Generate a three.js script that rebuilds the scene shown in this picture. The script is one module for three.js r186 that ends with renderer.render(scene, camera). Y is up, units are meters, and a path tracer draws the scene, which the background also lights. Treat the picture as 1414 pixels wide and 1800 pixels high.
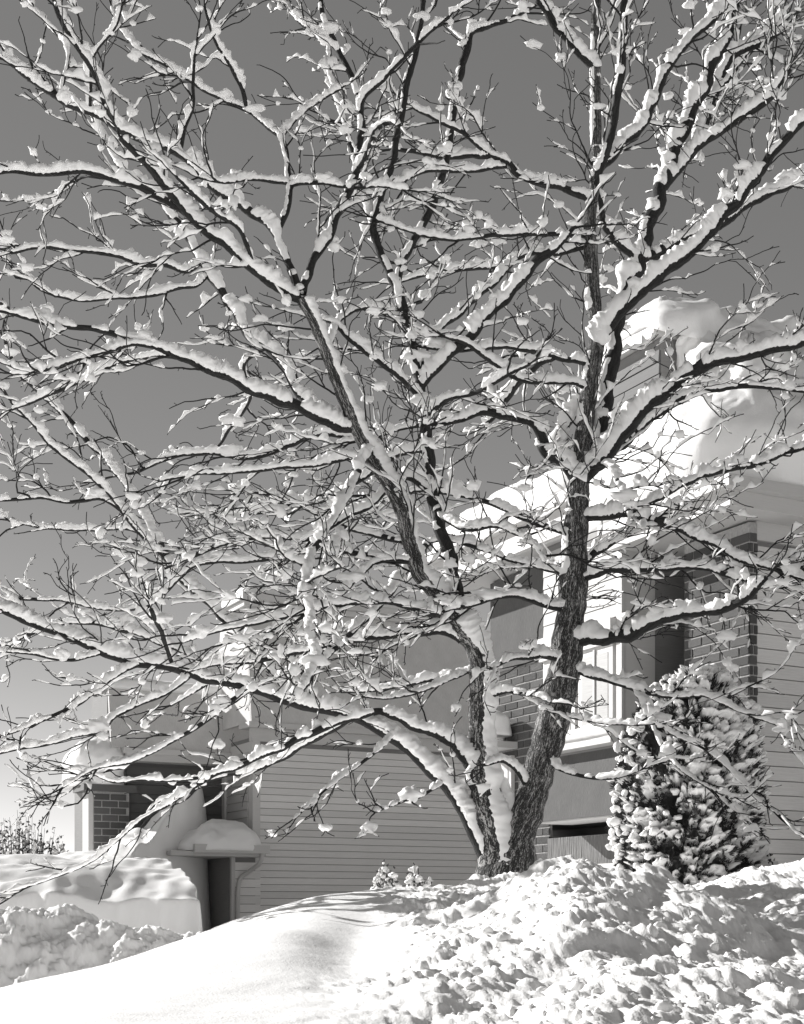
import * as THREE from 'three';
import { createNoise3D } from 'simplex-noise';
import { RoundedBoxGeometry } from 'three/addons/geometries/RoundedBoxGeometry.js';
import { mergeGeometries } from 'three/addons/utils/BufferGeometryUtils.js';

// ---------------------------------------------------------------- camera, sky, sun, exposure
const EY = 1.6, F = 2500, HZ = 1600, CX = 707;            // eye height (m), focal length and horizon of the photograph
const scene = new THREE.Scene();
const camera = new THREE.PerspectiveCamera(2 * Math.atan(HZ / F) * 180 / Math.PI, 1414 / (2 * HZ), 0.05, 4000);
camera.position.set(0, EY, 0);
camera.setViewOffset(1414, 2 * HZ, 0, 0, 1414, 1800);      // level camera, lens shifted up
camera.updateProjectionMatrix();
scene.add(camera);

const sunDir = new THREE.Vector3(-0.86, 0, -0.51).multiplyScalar(Math.cos(0.44)).add(new THREE.Vector3(0, Math.sin(0.44), 0)).normalize();
{
  const W = 512, Hh = 256, data = new Float32Array(W * Hh * 4);
  for (let j = 0; j < Hh; j++) for (let i = 0; i < W; i++) {
    const el = ((j + 0.5) / Hh - 0.5) * Math.PI, az = ((i + 0.5) / W - 0.5) * 2 * Math.PI;
    const d = new THREE.Vector3(Math.cos(el) * Math.cos(az), Math.sin(el), Math.cos(el) * Math.sin(az));
    const g = Math.acos(Math.max(-1, Math.min(1, d.dot(sunDir)))) * 180 / Math.PI;
    const e = Math.max(0, el * 180 / Math.PI);
    const sunny = Math.exp(-g / 34);
    let L = 0.058 + 0.12 * sunny + (0.32 + 1.5 * sunny) * Math.exp(-e / 4.8) + 0.155 * Math.exp(-e / 19);
    if (el < 0) L = 0.5;
    const k = (j * W + i) * 4;
    data[k] = L * 1.015; data[k + 1] = L; data[k + 2] = L * 0.985; data[k + 3] = 1;
  }
  const sky = new THREE.DataTexture(data, W, Hh, THREE.RGBAFormat, THREE.FloatType);
  sky.mapping = THREE.EquirectangularReflectionMapping;
  sky.magFilter = THREE.LinearFilter; sky.minFilter = THREE.LinearFilter; sky.needsUpdate = true;
  scene.background = sky; scene.environment = sky;
}
const sun = new THREE.DirectionalLight(new THREE.Color().setRGB(1, 0.99, 0.975), 4.7);
sun.position.copy(sunDir).multiplyScalar(60).add(new THREE.Vector3(0, EY, -10));
sun.target.position.set(0, EY, -10); scene.add(sun, sun.target);
sun.castShadow = true; sun.shadow.radius = 1; sun.shadow.mapSize.set(4096, 4096);
Object.assign(sun.shadow.camera, { left: -16, right: 16, top: 16, bottom: -16, near: 1, far: 140 });
const renderer = new THREE.WebGLRenderer({ antialias: true });
renderer.toneMapping = THREE.LinearToneMapping;
renderer.toneMappingExposure = 1.64;
renderer.shadowMap.enabled = true;

// ---------------------------------------------------------------- helpers
let seed = 12345;
const rnd = () => { seed = (seed + 0x6D2B79F5) | 0; let t = Math.imul(seed ^ (seed >>> 15), 1 | seed); t = (t + Math.imul(t ^ (t >>> 7), 61 | t)) ^ t; return ((t ^ (t >>> 14)) >>> 0) / 4294967296; };
const rr = (a, b) => a + (b - a) * rnd();
const n3 = createNoise3D(rnd);
const ss = (a, b, x) => { const t = Math.max(0, Math.min(1, (x - a) / (b - a))); return t * t * (3 - 2 * t); };
const lerp = (a, b, t) => a + (b - a) * t;
const V = (x, y, z) => new THREE.Vector3(x, y, z);
const at = (px, py, d) => V((px - CX) / F * d, EY + (HZ - py) / F * d, -d);
const taken = {};
const numbered = n => { const k = taken[n] = (taken[n] ?? -1) + 1; return k ? n + '_' + String(k).padStart(3, '0') : n; };
function tag(o, label, category, group, kind) {
  if (label) o.userData.label = label; if (category) o.userData.category = category;
  if (group) o.userData.group = group; if (kind) o.userData.kind = kind; return o;
}
function shadow(o) { o.castShadow = true; o.receiveShadow = true; return o; }
function mesh(name, g, m, parent = scene) { const o = shadow(new THREE.Mesh(g, m)); o.name = parent === scene ? numbered(name) : name; parent.add(o); return o; }
function group(name, p, turn = 0, parent = scene) { const o = new THREE.Group(); o.name = parent === scene ? numbered(name) : name; o.position.copy(p); o.rotation.y = turn; parent.add(o); return o; }

class MB {                                                   // triangle collector
  constructor() { this.p = []; this.u = []; this.i = []; }
  v(x, y, z, a, b) { this.p.push(x, y, z); this.u.push(a, b); return this.p.length / 3 - 1; }
  t(a, b, c) { this.i.push(a, b, c); }
  get empty() { return this.i.length === 0; }
  geo(smooth = true) {
    const g = new THREE.BufferGeometry();
    g.setAttribute('position', new THREE.Float32BufferAttribute(this.p, 3));
    g.setAttribute('uv', new THREE.Float32BufferAttribute(this.u, 2));
    g.setIndex(this.i); g.computeVertexNormals(); return g;
  }
}
// rings: [{c, n, b, f(a) -> [along n, along b]}]
const _up = V(0, 1, 0);
function tube(mb, pts, rad, sides, wob = 0, freq = 20) {      // round branch along points
  const N = pts.length; let n = null, len = 0; const base = mb.p.length / 3;
  for (let k = 0; k < N; k++) {
    const T = pts[Math.min(N - 1, k + 1)].clone().sub(pts[Math.max(0, k - 1)]).normalize();
    if (!n) { n = Math.abs(T.y) > 0.9 ? V(1, 0, 0) : V(0, 1, 0); }
    n = n.clone().addScaledVector(T, -n.dot(T)).normalize();
    const b = T.clone().cross(n);
    if (k) len += pts[k].distanceTo(pts[k - 1]);
    for (let s = 0; s <= sides; s++) {
      const a = (s % sides) / sides * Math.PI * 2; let r = rad[k];
      const c = Math.cos(a), d = Math.sin(a);
      let x = pts[k].x + (n.x * c + b.x * d) * r, y = pts[k].y + (n.y * c + b.y * d) * r, z = pts[k].z + (n.z * c + b.z * d) * r;
      if (wob) { const w = wob * r * (n3(x * freq, y * freq * 0.5, z * freq) + 0.5 * n3(x * freq * 2.7, y * freq * 1.4, z * freq * 2.7)); x += (n.x * c + b.x * d) * w; y += (n.y * c + b.y * d) * w; z += (n.z * c + b.z * d) * w; }
      mb.v(x, y, z, s / sides * Math.max(0.1, Math.round(rad[0] * 6.28 / 0.1) * 0.1), len);
    }
  }
  const w = sides + 1;
  for (let k = 0; k < N - 1; k++) for (let s = 0; s < sides; s++) {
    const a = base + k * w + s, b2 = a + 1, c = a + w, d = c + 1; mb.t(a, b2, c); mb.t(b2, d, c);
  }
  const e = mb.v(pts[N - 1].x, pts[N - 1].y, pts[N - 1].z, 0, len);
  for (let s = 0; s < sides; s++) mb.t(base + (N - 1) * w + s, base + (N - 1) * w + s + 1, e);
}
function blob(mb, c, rx, ry, rz, amp, freq, det = 10, lowcut = 1) {   // lumpy ball of snow
  const base = mb.p.length / 3, nu = det, nv = Math.max(5, det >> 1 | 0) + 2;
  for (let j = 0; j <= nv; j++) for (let i = 0; i <= nu; i++) {
    const th = j / nv * Math.PI, ph = (i % nu) / nu * 2 * Math.PI;
    let x = Math.sin(th) * Math.cos(ph), y = Math.cos(th), z = Math.sin(th) * Math.sin(ph);
    const X = c.x + x * rx, Y = c.y + y * ry, Z = c.z + z * rz;
    const k = 1 + amp * (n3(X * freq, Y * freq, Z * freq) + 0.5 * n3(X * freq * 2.3, Y * freq * 2.3, Z * freq * 2.3));
    if (y < 0) y *= lowcut;
    mb.v(c.x + x * rx * k, c.y + y * ry * k, c.z + z * rz * k, i / nu * 6.28 * rx, j / nv * 3.14 * ry);
  }
  for (let j = 0; j < nv; j++) for (let i = 0; i < nu; i++) { const a = base + j * (nu + 1) + i; mb.t(a, a + 1, a + nu + 1); mb.t(a + 1, a + nu + 2, a + nu + 1); }
}
function dataTex(n, fn, rx = 1, ry = 1, srgb = true) {
  const d = new Uint8Array(n * n * 4);
  for (let j = 0; j < n; j++) for (let i = 0; i < n; i++) { const v = fn(i / n, j / n), k = (j * n + i) * 4; const c = Array.isArray(v) ? v : [v, v, v]; for (let q = 0; q < 3; q++) d[k + q] = Math.max(0, Math.min(255, c[q] * 255)); d[k + 3] = 255; }
  const t = new THREE.DataTexture(d, n, n); t.wrapS = t.wrapT = THREE.RepeatWrapping; t.magFilter = THREE.LinearFilter; t.minFilter = THREE.LinearMipmapLinearFilter; t.generateMipmaps = true;
  t.repeat.set(rx, ry); if (srgb) t.colorSpace = THREE.SRGBColorSpace; t.needsUpdate = true; return t;
}
const perm = Uint16Array.from({ length: 4096 }, () => Math.floor(rnd() * 65536));
const hsh = (i, j, s) => { const k = perm[(i + perm[(j + perm[s & 4095]) & 4095]) & 4095] / 65536 * 6.28318; return k; };
const tn = (u, v, fu, fv, s = 0) => {                          // tiling gradient noise, fu x fv cells
  const x = u * fu, y = v * fv, i = Math.floor(x), j = Math.floor(y), a = x - i, b = y - j;
  const g = (di, dj) => { const k = hsh((i + di) % fu, (j + dj) % fv, s * 31 + 7); return Math.cos(k) * (a - di) + Math.sin(k) * (b - dj); };
  const p = a * a * a * (a * (a * 6 - 15) + 10), q = b * b * b * (b * (b * 6 - 15) + 10);
  return 1.5 * lerp(lerp(g(0, 0), g(1, 0), p), lerp(g(0, 1), g(1, 1), p), q);
};
const sg = l => l <= 0.0031308 ? l * 12.92 : 1.055 * Math.pow(l, 1 / 2.4) - 0.055;
const grey = (l, w = 1) => new THREE.Color().setRGB(l * (1 + 0.012 * w), l, l * (1 - 0.012 * w));
const tint = l => [sg(l * 1.012), sg(l), sg(l * 0.988)];

// ---------------------------------------------------------------- materials
const snowBump = dataTex(512, (u, v) => 0.5 + 0.2 * tn(u, v, 24, 24, 1) + 0.2 * tn(u, v, 61, 61, 5) + 0.25 * tn(u, v, 149, 149, 6), 1.3, 1.3, false);
const M = {};
M.snow = new THREE.MeshStandardMaterial({ color: grey(0.86, 0.4), roughness: 0.92, bumpMap: snowBump, bumpScale: 0.0016 });
M.snowFine = new THREE.MeshStandardMaterial({ color: grey(0.86, 0.4), roughness: 0.92 });
const barkBump = dataTex(512, (u, v) => 0.5 + 0.35 * tn(u, v, 26, 7, 2) + 0.2 * tn(u, v, 70, 22, 7), 3, 3, false);
M.bark = new THREE.MeshStandardMaterial({ map: dataTex(512, (u, v) => tint(0.017 + 0.011 * tn(u, v, 20, 6, 3) + 0.008 * tn(u, v, 60, 30, 8)), 3, 3), bumpMap: barkBump, bumpScale: 0.006, roughness: 0.9 });
M.trunk = new THREE.MeshStandardMaterial({
  map: dataTex(1024, (u, v) => {
    const p = 0.45 * tn(u, v, 14, 7, 11) + 0.6 * tn(u, v, 44, 20, 12) + 0.7 * tn(u, v, 97, 56, 13) + 0.6 * tn(u, v, 210, 150, 14);   // wind-blown snow caught in the bark
    const b = 0.026 + 0.020 * tn(u, v, 60, 14, 3) + 0.012 * tn(u, v, 160, 60, 8);
    return tint(lerp(b, 0.42, ss(-0.02, 0.75, p)));
  }, 1, 1), bumpMap: dataTex(512, (u, v) => 0.5 + 0.35 * tn(u, v, 40, 9, 2) + 0.25 * tn(u, v, 100, 34, 7), 1, 1, false), bumpScale: 0.007, roughness: 0.92 });
M.twig = new THREE.MeshStandardMaterial({ color: grey(0.013), roughness: 0.9 });
const grain = (l, a, s) => dataTex(512, (u, v) => tint(l * (1 + a * tn(u, v, 8, 70, s) + a * 0.7 * tn(u, v, 30, 200, s + 2))), 0.6, 2.5);
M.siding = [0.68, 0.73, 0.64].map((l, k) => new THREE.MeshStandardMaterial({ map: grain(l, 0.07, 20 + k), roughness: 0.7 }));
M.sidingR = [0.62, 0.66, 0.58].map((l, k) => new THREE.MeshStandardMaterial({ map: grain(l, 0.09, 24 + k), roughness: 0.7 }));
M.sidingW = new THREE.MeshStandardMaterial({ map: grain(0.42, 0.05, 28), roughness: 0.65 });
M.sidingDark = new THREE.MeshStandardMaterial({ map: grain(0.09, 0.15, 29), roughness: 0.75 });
M.trim = new THREE.MeshStandardMaterial({ map: grain(0.5, 0.04, 30), roughness: 0.6 });
M.white = new THREE.MeshStandardMaterial({ map: grain(0.52, 0.04, 31), roughness: 0.55 });
M.gutter = new THREE.MeshStandardMaterial({ map: grain(0.5, 0.04, 32), roughness: 0.45 });
M.curtain = new THREE.MeshPhysicalMaterial({ map: grain(0.34, 0.12, 71), roughness: 0.5, clearcoat: 1, clearcoatRoughness: 0.05 });
M.door = new THREE.MeshStandardMaterial({ map: grain(0.24, 0.15, 33), roughness: 0.6 });
M.sheath = new THREE.MeshStandardMaterial({ map: grain(0.2, 0.1, 34), roughness: 0.9 });
M.shingle = new THREE.MeshStandardMaterial({ map: dataTex(512, (u, v) => tint(0.095 * (1 + 0.12 * tn(u, v, 130, 22, 36) + 0.10 * tn(u, v, 220, 200, 37) + 0.08 * tn(u, v, 7, 7, 38))), 1, 1), bumpMap: dataTex(512, (u, v) => 0.5 + 0.35 * tn(u, v, 130, 16, 36) + 0.15 * tn(u, v, 230, 180, 39), 1, 1, false), bumpScale: 0.004, roughness: 0.95 });
M.shingleA = M.shingle.clone(); M.shingleA.map = dataTex(512, (u, v) => tint(0.56 * (1 + 0.08 * tn(u, v, 130, 22, 36) + 0.07 * tn(u, v, 220, 200, 37) + 0.06 * tn(u, v, 7, 7, 38))), 1, 1);
M.shake = new THREE.MeshStandardMaterial({ map: dataTex(512, (u, v) => tint(0.15 * (1 + 0.35 * tn(u, v, 90, 6, 41) + 0.2 * tn(u, v, 200, 20, 42))), 1, 1), bumpMap: dataTex(512, (u, v) => 0.5 + 0.45 * tn(u, v, 90, 6, 41), 1, 1, false), bumpScale: 0.01, roughness: 0.95 });
M.mortar = new THREE.MeshStandardMaterial({ map: dataTex(256, (u, v) => tint(0.34 * (1 + 0.2 * tn(u, v, 50, 50, 44)))), roughness: 0.95 });
const brickBump = dataTex(512, (u, v) => 0.5 + 0.4 * tn(u, v, 90, 24, 46) + 0.15 * tn(u, v, 200, 150, 47), 3, 3, false);
M.brick = [0.115, 0.14, 0.10, 0.165].map((l, k) => new THREE.MeshStandardMaterial({ map: dataTex(256, (u, v) => tint(l * (1 + 0.25 * tn(u, v, 60, 18, 50 + k) + 0.2 * tn(u, v, 90, 90, 56 + k))), 3, 3), bumpMap: brickBump, bumpScale: 0.006, roughness: 0.95 }));
M.brickDark = [0.085, 0.10, 0.075].map((l, k) => new THREE.MeshStandardMaterial({ map: dataTex(256, (u, v) => tint(l * (1 + 0.2 * tn(u, v, 50, 30, 60 + k))), 3, 3), roughness: 0.95 }));
M.glass = new THREE.MeshStandardMaterial({ color: grey(0.03), roughness: 0.08 });
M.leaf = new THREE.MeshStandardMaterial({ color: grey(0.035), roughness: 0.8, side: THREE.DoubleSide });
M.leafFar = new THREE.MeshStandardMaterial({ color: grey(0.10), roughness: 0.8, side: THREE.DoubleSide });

// ---------------------------------------------------------------- ground and snow terrain
function curve1(pts) {                                        // smooth interpolation of [x, ...values]
  return x => {
    if (x <= pts[0][0]) return pts[0].slice(1);
    for (let k = 0; k < pts.length - 1; k++) if (x <= pts[k + 1][0]) {
      const a = pts[Math.max(0, k - 1)], b = pts[k], c = pts[k + 1], d = pts[Math.min(pts.length - 1, k + 2)], t = (x - b[0]) / (c[0] - b[0]);
      return b.slice(1).map((_, q) => { const i = q + 1, m0 = (c[i] - a[i]) / (c[0] - a[0]) * (c[0] - b[0]), m1 = (d[i] - b[i]) / (d[0] - b[0]) * (c[0] - b[0]); const t2 = t * t, t3 = t2 * t; return (2 * t3 - 3 * t2 + 1) * b[i] + (t3 - 2 * t2 + t) * m0 + (-2 * t3 + 3 * t2) * c[i] + (t3 - t2) * m1; });
    }
    return pts[pts.length - 1].slice(1);
  };
}
// crest of the snow mound: x, distance, height against the eye
const crest = curve1([[-6, 4.6, -0.50], [-3, 5.1, -0.42], [-1.885, 5.5, -0.352], [-1.55, 5.6, -0.291], [-1.217, 6, -0.211], [-0.786, 6.4, -0.064], [-0.4, 6.8, 0.043], [-0.02, 7.2, 0.10], [0.435, 7.5, 0.125], [0.779, 7.6, 0.165], [1.0, 7.55, 0.17], [1.15, 7.5, 0.08], [1.30, 7.5, 0.03], [1.578, 7.9, 0.08], [1.9, 8.2, 0.17], [2.27, 8.5, 0.26], [2.73, 8.6, 0.33], [6, 9, 0.4]]);
const bil = (x, y, z) => { const n = n3(x, y, z); return Math.sqrt(n * n + 0.02) * 2.2 - 0.9; };
function domes(x, y, s) {                                     // rounded clumps side by side
  const i = Math.floor(x), j = Math.floor(y); let h = 0;
  for (let a = -1; a <= 1; a++) for (let b = -1; b <= 1; b++) {
    const k1 = perm[(i + a + 2048 + perm[(j + b + 2048 + s * 17) & 4095]) & 4095], k2 = perm[(k1 + 91) & 4095], k3 = perm[(k2 + 47) & 4095];
    const dx = i + a + k1 / 65536 - x, dy = j + b + k2 / 65536 - y, A = 0.35 + 0.65 * k3 / 65536, q = 1 - (dx * dx + dy * dy) / (0.45 + 0.35 * A);
    if (q > 0) h = Math.max(h, A * q);
  }
  return h - 0.36;
}
function lumps(x, d) {                                        // 0 on smooth snow, 1 where it was churned and shovelled
  return ss(-0.30, 0.22, x + 0.16 * n3(x * 1.3, d * 0.8, 3) - 0.05 * (d - 5)) ;
}
function moundY(x, z) {
  const d = -z, [zc, hc] = crest(x);
  const near = -0.33 + 0.015 * x; let y;
  const yard = lerp(-0.95, -0.32, ss(-1.7, -0.2, x)) + 0.38 * ss(0.6, 2, x);
  if (d < zc) { const t = Math.max(0, (d - 2) / (zc - 2)); y = near + (hc - near) * Math.pow(t, 1.15); if (d < 2) y = near - (2 - d) * 0.05; }
  else { const t = Math.min(1, (d - zc) / 1.6); y = lerp(hc, yard, t * t * (3 - 2 * t)); }
  // hollow and low swells in the smooth part
  const hx = x + 0.16, hd = d - 4.95;
  y += 0.03 * Math.exp(-((hx + 0.28) ** 2) / 0.06 - hd * hd / 0.9) - 0.062 * Math.exp(-(hx * hx) / 0.026 - hd * hd / 0.6);
  y += 0.025 * n3(x * 0.7, d * 0.45, 7) + 0.008 * n3(x * 2.2, d * 1.6, 8);
  const m = lumps(x, d) * (1 - ss(zc + 1.2, zc + 2.2, d));
  if (m > 0) {
    // ridge of shovelled snow running right of the trunk and a second one on the right
    y += m * 0.17 * Math.exp(-((x - 0.66 - 0.08 * (d - 6)) ** 2) / 0.06) * ss(3.2, 5.0, d) * (1 - ss(zc - 1.5, zc - 0.1, d));
    y += m * 0.15 * Math.exp(-((x - 1.08) ** 2) / 0.07 - ((d - 5.5) ** 2) / 0.3) - m * 0.09 * Math.exp(-((x - 0.98) ** 2) / 0.05 - ((d - 6.7) ** 2) / 0.5);
    const wx = x + 0.06 * n3(x * 5, d * 5, 1), wd = d + 0.06 * n3(x * 5, d * 5, 2);
    const w2 = x + 0.03 * n3(x * 9, d * 9, 13), d2 = d + 0.03 * n3(x * 9, d * 9, 14);
    y += m * (0.030 * n3(wx * 1.6, wd * 1.3, 4) + 0.06 * domes(wx * 3.1, wd * 2.9, 1) * (0.7 + 0.5 * n3(x, d, 15)) + 0.042 * domes(w2 * 7.5, d2 * 7, 2) * (0.7 + 0.6 * n3(x * 1.7, d * 1.7, 16)) + 0.022 * domes(w2 * 17, d2 * 16, 3) * (0.7 + 0.6 * n3(x * 2.3, d * 2.3, 18)) + 0.0085 * domes(x * 38, d * 36, 4) + 0.003 * n3(x * 60, d * 55, 19) + 0.012 * n3(x * 8, d * 8, 12) + 0.004 * n3(x * 24, d * 24, 17));
  }
  y += (0.0004 + 0.003 * m) * n3(x * 45, d * 45, 10) + 0.0014 * n3(x * 7, d * 9, 11);
  return EY + y;
}
function field(name, xs, zs, fy, mat, kind = 'structure') {
  const mb = new MB(), w = zs.length;
  for (const x of xs) for (const z of zs) mb.v(x, fy(x, z), z, x, z);
  for (let i = 0; i < xs.length - 1; i++) for (let j = 0; j < w - 1; j++) { const a = i * w + j; mb.t(a, a + w, a + 1); mb.t(a + 1, a + w, a + w + 1); }
  const g = mb.geo(); const o = mesh(name, g, mat); o.userData.kind = kind; return o;
}
const span = (a, b, n, e = 1) => Array.from({ length: n + 1 }, (_, k) => a + (b - a) * Math.pow(k / n, e));
{
  const xs = [...span(-9, -2.4, 40).slice(0, -1), ...span(-2.4, -0.4, 120).slice(0, -1), ...span(-0.4, 2.7, 430).slice(0, -1), ...span(2.7, 9, 40)];
  const zs = span(0, 1, 560).map(t => -(0.3 + 1.9 * t + 8.3 * t * t * (0.55 + 0.45 * t)));
  field('snow_mound', xs, zs, (x, z) => moundY(x, z) - 0.0 * x, M.snow);
  tag(scene.children[scene.children.length - 1], 'smooth sunlit snow slope rising into a churned snow mound around the tree', 'snow mound');
}
{ // the wide snow-covered ground to the horizon
  const g = new THREE.PlaneGeometry(3000, 3000, 60, 60); g.rotateX(-Math.PI / 2);
  const o = mesh('ground', g, M.snow); o.position.set(0, EY - 0.95, -600); tag(o, 'snow covered ground reaching to the horizon', 'ground', null, 'structure');
}
{ // yard between mound and houses
  const f = (x, z) => { const d = -z; return EY + lerp(-0.92, -0.30, ss(-2.6, -1.2, x + 0.06 * (d - 10))) + 0.38 * ss(0.6, 2, x) * (1 - ss(11, 13, d)) - 0.02 + 0.03 * n3(x, d, 3); };
  field('yard', span(-9, 9, 120), span(-8.6, -24, 100), f, M.snow);
  tag(scene.children[scene.children.length - 1], 'snow covered yard in front of the houses', 'yard');
}
{ // loose clods of snow on the churned part
  const shapes = [];
  for (let k = 0; k < 6; k++) { const mb = new MB(); blob(mb, V(k * 3.7, 0, 0), 1, 0.8, 1, 0.13, 1.6, 18); const g = mb.geo(); g.translate(-k * 3.7, 0, 0); shapes.push(g); }
  const per = 190;
  shapes.forEach((g, s) => {
    const im = new THREE.InstancedMesh(g, M.snowFine, per); const m4 = new THREE.Matrix4(), q = new THREE.Quaternion(), e = new THREE.Euler();
    for (let k = 0; k < per; k++) {
      let x, d; do { d = rr(2.7, 8.0); x = rr(0.02, 0.30 * d + 0.2); } while (rnd() > lumps(x, d) || d > crest(x)[0] + 0.1);
      const r = 0.004 + 0.022 * Math.pow(rnd(), 4.0);
      e.set(rr(0, 6), rr(0, 6), rr(0, 6)); q.setFromEuler(e);
      m4.compose(V(x, moundY(x, -d) - r * 0.1, -d), q, V(r * rr(0.8, 1.3), r * rr(0.7, 1), r * rr(0.8, 1.3))); im.setMatrixAt(k, m4);
    }
    im.name = numbered('snow_clods'); shadow(im); scene.add(im); tag(im, 'loose rounded clods of snow strewn over the churned mound', 'snow clods', 'loose snow clods', 'stuff');
  });
}
{ // deep drift with a cut face at the left, ripples on top
  const right = d => -1.69 - 0.30 * (d - 12.5) + 0.02 * n3(d * 3, 0, 21);
  const f = (x, z) => {
    const d = -z, fe = 12.5 + 0.16 * n3(x * 0.8, 0, 22) + 0.05 * n3(x * 3.3, 0, 23);
    let top = 0.17 + 0.125 * (d - 12.5) - 0.02 * (d - 12.5) * (d - 12.5) * 0.4;
    const rp = d - 0.45 * x + 0.5 * n3(x * 0.35, d * 0.3, 24);
    const saw = ((rp / 1.15) % 1 + 1) % 1; top += 0.11 * (saw < 0.72 ? saw / 0.72 : (1 - saw) / 0.28) * ss(12.4, 13, d);
    top += 0.05 * n3(x * 0.8, d * 0.6, 25) + 0.012 * n3(x * 4, d * 3, 26);
    const front = ss(0, 0.2, d - fe), side = 1 - ss(-0.04, 0.0, x - right(d));
    const edge = Math.min(front, side);
    return EY + lerp(-1.0, top - 0.10 * (1 - ss(0.05, 0.8, d - fe)) - 0.05 * n3(x * 1.6, d * 2, 27) * (1 - ss(0.1, 1, d - fe)), edge);
  };
  field('snow_drift', [...span(-9, -3.6, 110).slice(0, -1), ...span(-3.6, -1.6, 170)], [...span(-11.9, -12.9, 60).slice(0, -1), ...span(-12.9, -17.2, 130)], f, M.snow);
  tag(scene.children[scene.children.length - 1], 'deep rippled snow drift with a shaded cut face left of the doorway', 'snow drift');
}
{ // drift blown up against the far house
  const f = (x, z) => {
    const d = -z; const t = ss(16.2, 18.4, d);
    // ridge line climbing to the right and back
    const rx = lerp(-2.85, -2.45, t), rh = lerp(0.66, 1.70, Math.pow(t, 0.85));
    const s = x - rx;
    let y = s < 0 ? rh + s * lerp(0.28, 0.92, t) : rh - s * lerp(1.3, 1.6, t);
    y += 0.10 * Math.exp(-((x + 3.45) ** 2) / 0.05) * ss(16.6, 17.4, d);
    y = Math.max(y, 0.12) + 0.10 * n3(x * 1.5, d * 0.9, 31) + 0.05 * n3(x * 3.2 + d, d * 1.6, 32) + 0.04 * Math.sin((x * 1.1 + d * 0.8) * 7 + 1.5 * n3(x, d, 33));
    const rl = lerp(-2.95, -2.42, t); const e = ss(-3.95, -3.6, x) * (1 - ss(rl - 0.2, rl, x));
    return EY + lerp(-0.5, y, e * ss(16.0, 16.5, d));
  };
  field('snow_drift', span(-4.0, -1.6, 110), span(-15.9, -18.9, 110), f, M.snow);
  tag(scene.children[scene.children.length - 1], 'wind-sculpted snow drift piled up against the far brick house', 'snow drift');
}
{ // rough ploughed pile, lower left
  const pk = curve1([[-9, 0.05], [-4, 0.06], [-2.9, -0.03], [-2.3, 0.0], [-2.0, -0.06], [-1.7, -0.13], [-1.45, -0.17], [-1.2, -0.16], [-0.9, -0.30], [-0.4, -0.5]]);
  const f = (x, z) => {
    const d = -z, h = pk(x)[0], t = d < 9 ? ss(7.2, 9, d) : 1 - ss(9.1, 10.6, d);
    const wx = x + 0.05 * n3(x * 6, d * 6, 41), wd = d + 0.05 * n3(x * 6, d * 6, 42);
    return EY + lerp(-1.1, h, t) + (0.06 * n3(wx * 2.2, wd * 2, 43) + 0.05 * domes(wx * 5, wd * 4.5, 5) + 0.035 * domes(wx * 11, wd * 10, 6) + 0.016 * domes(x * 25, d * 22, 7) + 0.010 * n3(x * 30, d * 26, 46) - 0.02) * ss(-0.3, -1.2, x);
  };
  field('snow_pile', [...span(-7, -3.2, 40).slice(0, -1), ...span(-3.2, -0.4, 240)], span(-7.1, -10.7, 240), f, M.snow);
  tag(scene.children[scene.children.length - 1], 'rough lumpy pile of ploughed snow at the lower left', 'snow pile');
}

// ---------------------------------------------------------------- houses
const TURN = 0.4817, GB = 0.6;                                // all facades share one direction; GB = depth of the base below eye level
const bx = (x0, x1, h0, h1, z0, z1) => { const g = new THREE.BoxGeometry(x1 - x0, h1 - h0, Math.abs(z1 - z0)); g.translate((x0 + x1) / 2, (h0 + h1) / 2 + GB, (z0 + z1) / 2); uvBox(g); return g; };
function uvBox(g) { const p = g.attributes.position, n = g.attributes.normal, u = g.attributes.uv; for (let k = 0; k < p.count; k++) { const X = Math.abs(n.getX(k)), Y = Math.abs(n.getY(k)); if (X > 0.7) u.setXY(k, p.getZ(k), p.getY(k)); else if (Y > 0.7) u.setXY(k, p.getX(k), p.getZ(k)); else u.setXY(k, p.getX(k), p.getY(k)); } }
function quadPrism(pts, depthVec) {                            // 4 corner points + thickness vector
  const mb = new MB(); const q = pts.map(p => V(p[0], p[1] + GB, p[2])), r = q.map(p => p.clone().add(depthVec));
  const face = (a, b, c, d) => { const U = b.clone().sub(a), W = d.clone().sub(a), lu = U.length(), lw = W.length(); const i = mb.v(a.x, a.y, a.z, 0, 0), j = mb.v(b.x, b.y, b.z, lu, 0), k = mb.v(c.x, c.y, c.z, lu, lw), l = mb.v(d.x, d.y, d.z, 0, lw); mb.t(i, j, k); mb.t(i, k, l); };
  face(q[0], q[1], q[2], q[3]); face(r[1], r[0], r[3], r[2]);
  for (let k = 0; k < 4; k++) { const n = (k + 1) % 4; face(q[n], q[k], r[k], r[n]); }
  return mb.geo();
}
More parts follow.
